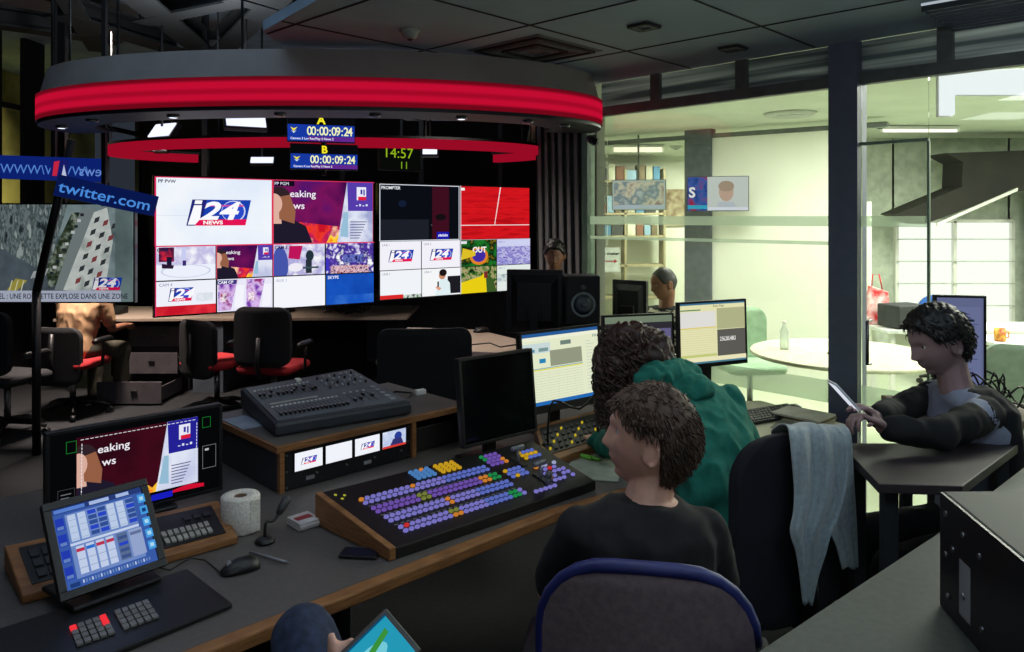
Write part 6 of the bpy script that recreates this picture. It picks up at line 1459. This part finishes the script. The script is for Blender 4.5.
# person with the phone
jacket = M('jacket_black', (22, 22, 26), .9, bump=.1); paleshirt = M('shirt_pale', (150, 156, 176), .9, bump=.1)
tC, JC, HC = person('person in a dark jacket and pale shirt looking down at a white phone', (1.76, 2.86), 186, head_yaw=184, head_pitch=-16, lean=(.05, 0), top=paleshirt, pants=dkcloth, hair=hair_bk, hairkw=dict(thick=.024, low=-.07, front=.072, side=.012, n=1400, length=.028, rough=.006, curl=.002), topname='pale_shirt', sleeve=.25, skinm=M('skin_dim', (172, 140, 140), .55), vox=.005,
    over={'head': (1.59, 2.83, 1.285), 'neck': (1.66, 2.84, 1.135), 'shc': (1.70, 2.85, 1.065), 'shL': (1.68, 2.70, 1.05), 'shR': (1.70, 3.02, 1.05), 'elL': (1.45, 2.57, 1.015), 'wrL': (1.262, 2.585, 1.035), 'elR': (1.50, 2.95, 1.00), 'wrR': (1.33, 2.78, 1.02)}, head_s=1.03,
    hands={'L': ((-.55, -.05, .65), (-.75, .0, -.62), dict(curl=24, thumb=30, flip=-1)), 'R': ((-.9, -.3, .1), (0, -.3, -1), dict(curl=30))})
q = MB()
for g_ in (0,):
    f = V((math.cos(math.radians(186)), math.sin(math.radians(186)), 0)); r = V((f.y, -f.x, 0)); z = V((0, 0, 1)); bk_ = -f * .035
    torso(q, [(JC['pelvis'] + bk_, r * .175, f * .105), (JC['chest'] + bk_, r * .185, f * .105), (JC['shc'] + bk_ - z * .01, r * .185, f * .095), (JC['neck'] + bk_ * 1.1 - z * .02, r * .10, f * .07)])
for k in 'LR': limb(q, [JC['sh' + k], JC['el' + k], JC['wr' + k].lerp(JC['el' + k], .12)], [.056, .050, .040])
q.build('jacket', jacket, tC, remesh=.010, relax=4, disp=(.010, 9))
a = PY(832, 384, 2.56); b = PY(855, 409, 2.56); ax = (b - a).normalized(); wd = V((0, 1, 0)); nrm = ax.cross(wd).normalized()
t = thing('mobile_phone', 'white phone with lit screen held by the person in the dark jacket', 'phone', a); o = (a + b) / 2 - ax * .065 - wd * .032
q = MB(); q.quadbox(o, ax * .13, wd * .066, nrm * .007); q.build('casing', M('phone_white', (220, 222, 228), .4), t, bevel=.003)
q = MB(); q.quadbox(o + ax * .008 + wd * .004 - nrm * .0012, ax * .114, wd * .058, nrm * .001); q.build('screen', E((225, 232, 245), .9), t)
q = MB(); q.quadbox(o + ax * .008 + wd * .004 + nrm * .0072, ax * .114, wd * .058, nrm * .001); q.build('back_glass', E((225, 232, 245), .9) if 0 else M('phone_white', (220, 222, 228)), t)
chair('black office chair under the person with the phone', (1.80, 2.87, 0), math.radians(186), fab_black, fab_black, top=.86, w=.44)
# man D by the curtain
person('person with short dark hair standing in the dark before the curtain', (.31, 5.60), 265, head_yaw=262, head_pitch=-12, s=.92, standing=True, top=M('top_charcoal', (34, 32, 38), .9), pants=dkcloth, hair=hair_bk, hairkw=dict(n=150), skinm=skin_dark, over={'head': (.31, 5.50, 1.475)})
# man E beyond the glass
pE, _, _ = person('balding person in a black and white patterned shirt seated beyond the glass', (1.16, 5.68), 232, head_yaw=196, head_pitch=-10, top=M('shirt_patterned', (30, 34, 34), .9, scale=14, rgb2=(30, 34, 34)), pants=dkcloth, hair=hair_bk, hairkw=dict(n=0, thick=.004, front=.09, rough=.001), skinm=skin_dark, head_s=1.0, over={})
m = M('shirt_stripes', (210, 205, 190), .9, scale=10, stretch=(1, 1, 3), rgb2=(24, 28, 28)); m.node_tree.nodes['Color Ramp'].color_ramp.elements[0].position = .54; m.node_tree.nodes['Color Ramp'].color_ramp.elements[1].position = .56
for ch in pE.children:
    if ch.name.startswith('shirt'): ch.data.materials[0] = m
chair('black office chair under the balding person beyond the glass', (1.18, 5.70, 0), math.radians(232), fab_black, fab_black, top=.82, w=.42)
display('monitor', 'black monitor seen from behind through the left glass pane', 'monitor', pt(648, 5.12, .98), pt(614, 5.26, .98), .34, depth=.05, stand=.75)
table('desk', 'pale desk beyond the glass before the balding person', 'desk', [(.68, 5.24), (1.0, 4.92), (1.18, 5.08), (.84, 5.42)], .75, cream, [(.72, 5.25), (1.0, 4.98), (1.12, 5.1), (.84, 5.36)])
q = MB(); q.box((.80, 5.22, .86), (.22, .16, .21), Rz(-.5)); q.build('box', M('olive_box', (140, 150, 110), .7), label='olive storage box on the pale desk beyond the glass', cat='box', bevel=.004)
# person F
person('person in a beige shirt seated at far left under the aerial city display', (-3.90, 6.78), 78, lean=(.10, 0.0), top=M('shirt_beige', (206, 164, 124), .9, bump=.1), pants=M('trousers_olive', (74, 70, 58), .9), hair=hair_bk, hairkw=dict(n=150), skinm=skin_dark, wide=1.15, sleeve=.75)
# person G : knees and hand at the bottom
tG, JG, HGr = person('slouching person in blue jeans at the bottom edge, holding a lit phone in one hand', (-.2, 1.30), 112, legs=True, head_pitch=-20, top=M('top_dark', (30, 30, 36), .9), pants=jean, hair=hair_bk, hairkw=dict(n=200),
    over={'pelvis': (-.17, 1.32, .56), 'chest': (-.04, 1.02, .74), 'shc': (.02, .90, .86), 'neck': (.035, .86, .92), 'head': (.03, .86, 1.05), 'shL': (-.15, .86, .85), 'shR': (.19, .96, .85), 'elL': (-.36, .98, .76), 'wrL': tuple(PY(354, 713, 1.155)), 'elR': (.25, 1.1, .72), 'wrR': (.02, 1.2, .72),
          'hipL': (-.25, 1.36, .60), 'knL': (-.475, 1.72, .795), 'anL': (-.35, 1.85, .42), 'hipR': (-.08, 1.42, .56), 'knR': (-.12, 1.80, .50), 'anR': (-.1, 1.75, .09)},
    hands={'L': ((-.05, .40, .91), (.25, -.85, .40), dict(curl=68, thumb=16, flip=1)), 'R': ((-.8, .5, 0), (0, 0, -1), dict(curl=20))})
chair('black office chair under the slouching person in blue jeans', (-.15, 1.22, 0), math.radians(112), fab_black, fab_black, top=.70, w=.42, hb=.26, arms=False, round_=.08)
T_ = PY(384, 615, 1.165); A_ = PY(330, 668, 1.07); B_ = PY(397, 672, 1.11)
la = (A_ - T_).normalized(); lb = (B_ - T_); lb = (lb - la * lb.dot(la)).normalized(); ln_ = la.cross(lb).normalized(); ln_ = ln_ if ln_.y < 0 else -ln_
t = thing('mobile_phone', 'black phone with bright cyan screen at the bottom edge held by the person in jeans', 'phone', T_)
q = MB(); q.quadbox(T_ - la * .012 - lb * .006, la * .158, lb * .082, -ln_ * .009); q.build('casing', black, t, bevel=.003)
def d_ph(c, asp):
    c.rect(0, 0, 1, 1, (38, 158, 190)); c.disc(.5, .45, .3, .2, (120, 210, 225)); c.poly([(.1, .2), (.9, .5), (.9, .62), (.1, .32)], (60, 150, 60)); c.rect(.0, .0, 1, .04, (10, 80, 120))
if la.cross(lb).dot(ln_) > 0: o, ux, uy = T_, la * .134, lb * .07
else: o, ux, uy = T_, lb * .07, la * .134
c = Canvas(o + ln_ * .0006, ux, uy, st=.9); c.step = .0003; d_ph(c, 1); c.done('screen', t)

# ------------------------------------------------------------ light
def area(name, loc, size, power, col, rot=(0, 0, 0), spread=180, sy=None):
    l = bpy.data.lights.new(name, 'AREA'); l.energy = power; l.color = col; l.size = size; l.spread = math.radians(spread)
    if sy: l.shape = 'RECTANGLE'; l.size_y = sy
    o = bpy.data.objects.new(name, l); COL.objects.link(o); o.location = loc; o.rotation_euler = rot; return o
G_ = (1.0, 1.0, .90)
area('meeting_lamp', (3.3, 4.0, 2.68), .9, 85, G_)
area('meeting_lamp', (5.6, 4.6, 2.68), 1.0, 120, G_)
area('meeting_lamp', (2.0, 6.4, 2.68), .8, 60, G_)
area('meeting_lamp', (4.2, 6.6, 2.68), 1.0, 110, G_)
area('back_lamp', (2.4, 10.6, 2.66), 1.2, 150, (1.0, .98, .84))
area('back_lamp', (7.6, 7.2, 2.66), .8, 130, (1.0, 1.0, .88))
C_ = (.92, .96, 1.0)
area('desk_fill', (-.9, 1.6, 2.62), .5, 3.6, C_)  # added fill over the left of the desk, no fitting there
area('desk_fill', (.2, 2.0, 2.62), .4, 4, C_)  # another added fill, over the middle of the desk
area('room_fill', (1.4, .8, 2.6), .5, 5, (.85, .95, 1.0))  # added fill at near right, out of view
area('second_row_fill', (-.5, 5.9, 2.62), .4, 16, (1.0, .90, .80), spread=110)  # added warm fill for the second row desk, no fitting there
area('back_row_fill', (-3.5, 6.5, 3.3), .5, 70, (1.0, .84, .74), spread=80)  # added to brighten the back row, no lamp hangs there
area('gallery_lamp', (-6.1, 9.4, 3.6), 1.0, 34, (1.0, .95, .6), spread=90)
area('up_fill', (.8, .6, 2.2), .5, 18, (.9, .97, 1.0), rot=(math.pi, 0, 0))  # added upward fill, out of view, to lift the panel ceiling
area('up_fill', (1.9, 1.6, 2.3), .4, 9, (.9, .97, 1.0), rot=(math.pi, 0, 0))  # second added upward fill under the panel ceiling
area('up_fill', (-2.2, 5.4, 2.70), .5, 26, (.85, .95, 1.0), rot=(math.pi * .9, 0, 0))  # unseen fill above the canopy, added to light the roof deck
area('up_fill', (-1.9, 3.2, 2.95), .4, 22, (.9, .97, 1.0), rot=(math.pi * 1.15, 0, 0))  # added fill aimed up at the open ceiling on the left
area('rear_fill', (.2, -1.6, 2.3), 1.6, 13, (.92, .96, 1.0), rot=(math.radians(72), 0, 0))  # added soft fill behind the camera, lifts the canopy fascia
w = bpy.data.worlds.new('World'); SC.world = w; w.use_nodes = True
w.node_tree.nodes['Background'].inputs[0].default_value = (.6, .75, 1.0, 1); w.node_tree.nodes['Background'].inputs[1].default_value = .035
cam = bpy.data.cameras.new('Camera'); cam.sensor_width = 36; cam.lens = 36 * F / 1024; cam.shift_y = (HZ - 326) / 1024; cam.clip_start = .05; cam.clip_end = 100
co = bpy.data.objects.new('Camera', cam); COL.objects.link(co); co.location = (0, 0, H); co.rotation_euler = (math.pi / 2, 0, 0); SC.camera = co
SC.view_settings.view_transform = 'Standard'; SC.view_settings.look = 'None'; SC.view_settings.gamma = 1; SC.view_settings.exposure = 0; SC.view_settings.use_curve_mapping = False
SC.cycles.use_denoising = True; SC.cycles.max_bounces = 10; SC.cycles.transparent_max_bounces = 16; SC.cycles.sample_clamp_indirect = 4; SC.cycles.caustics_reflective = False
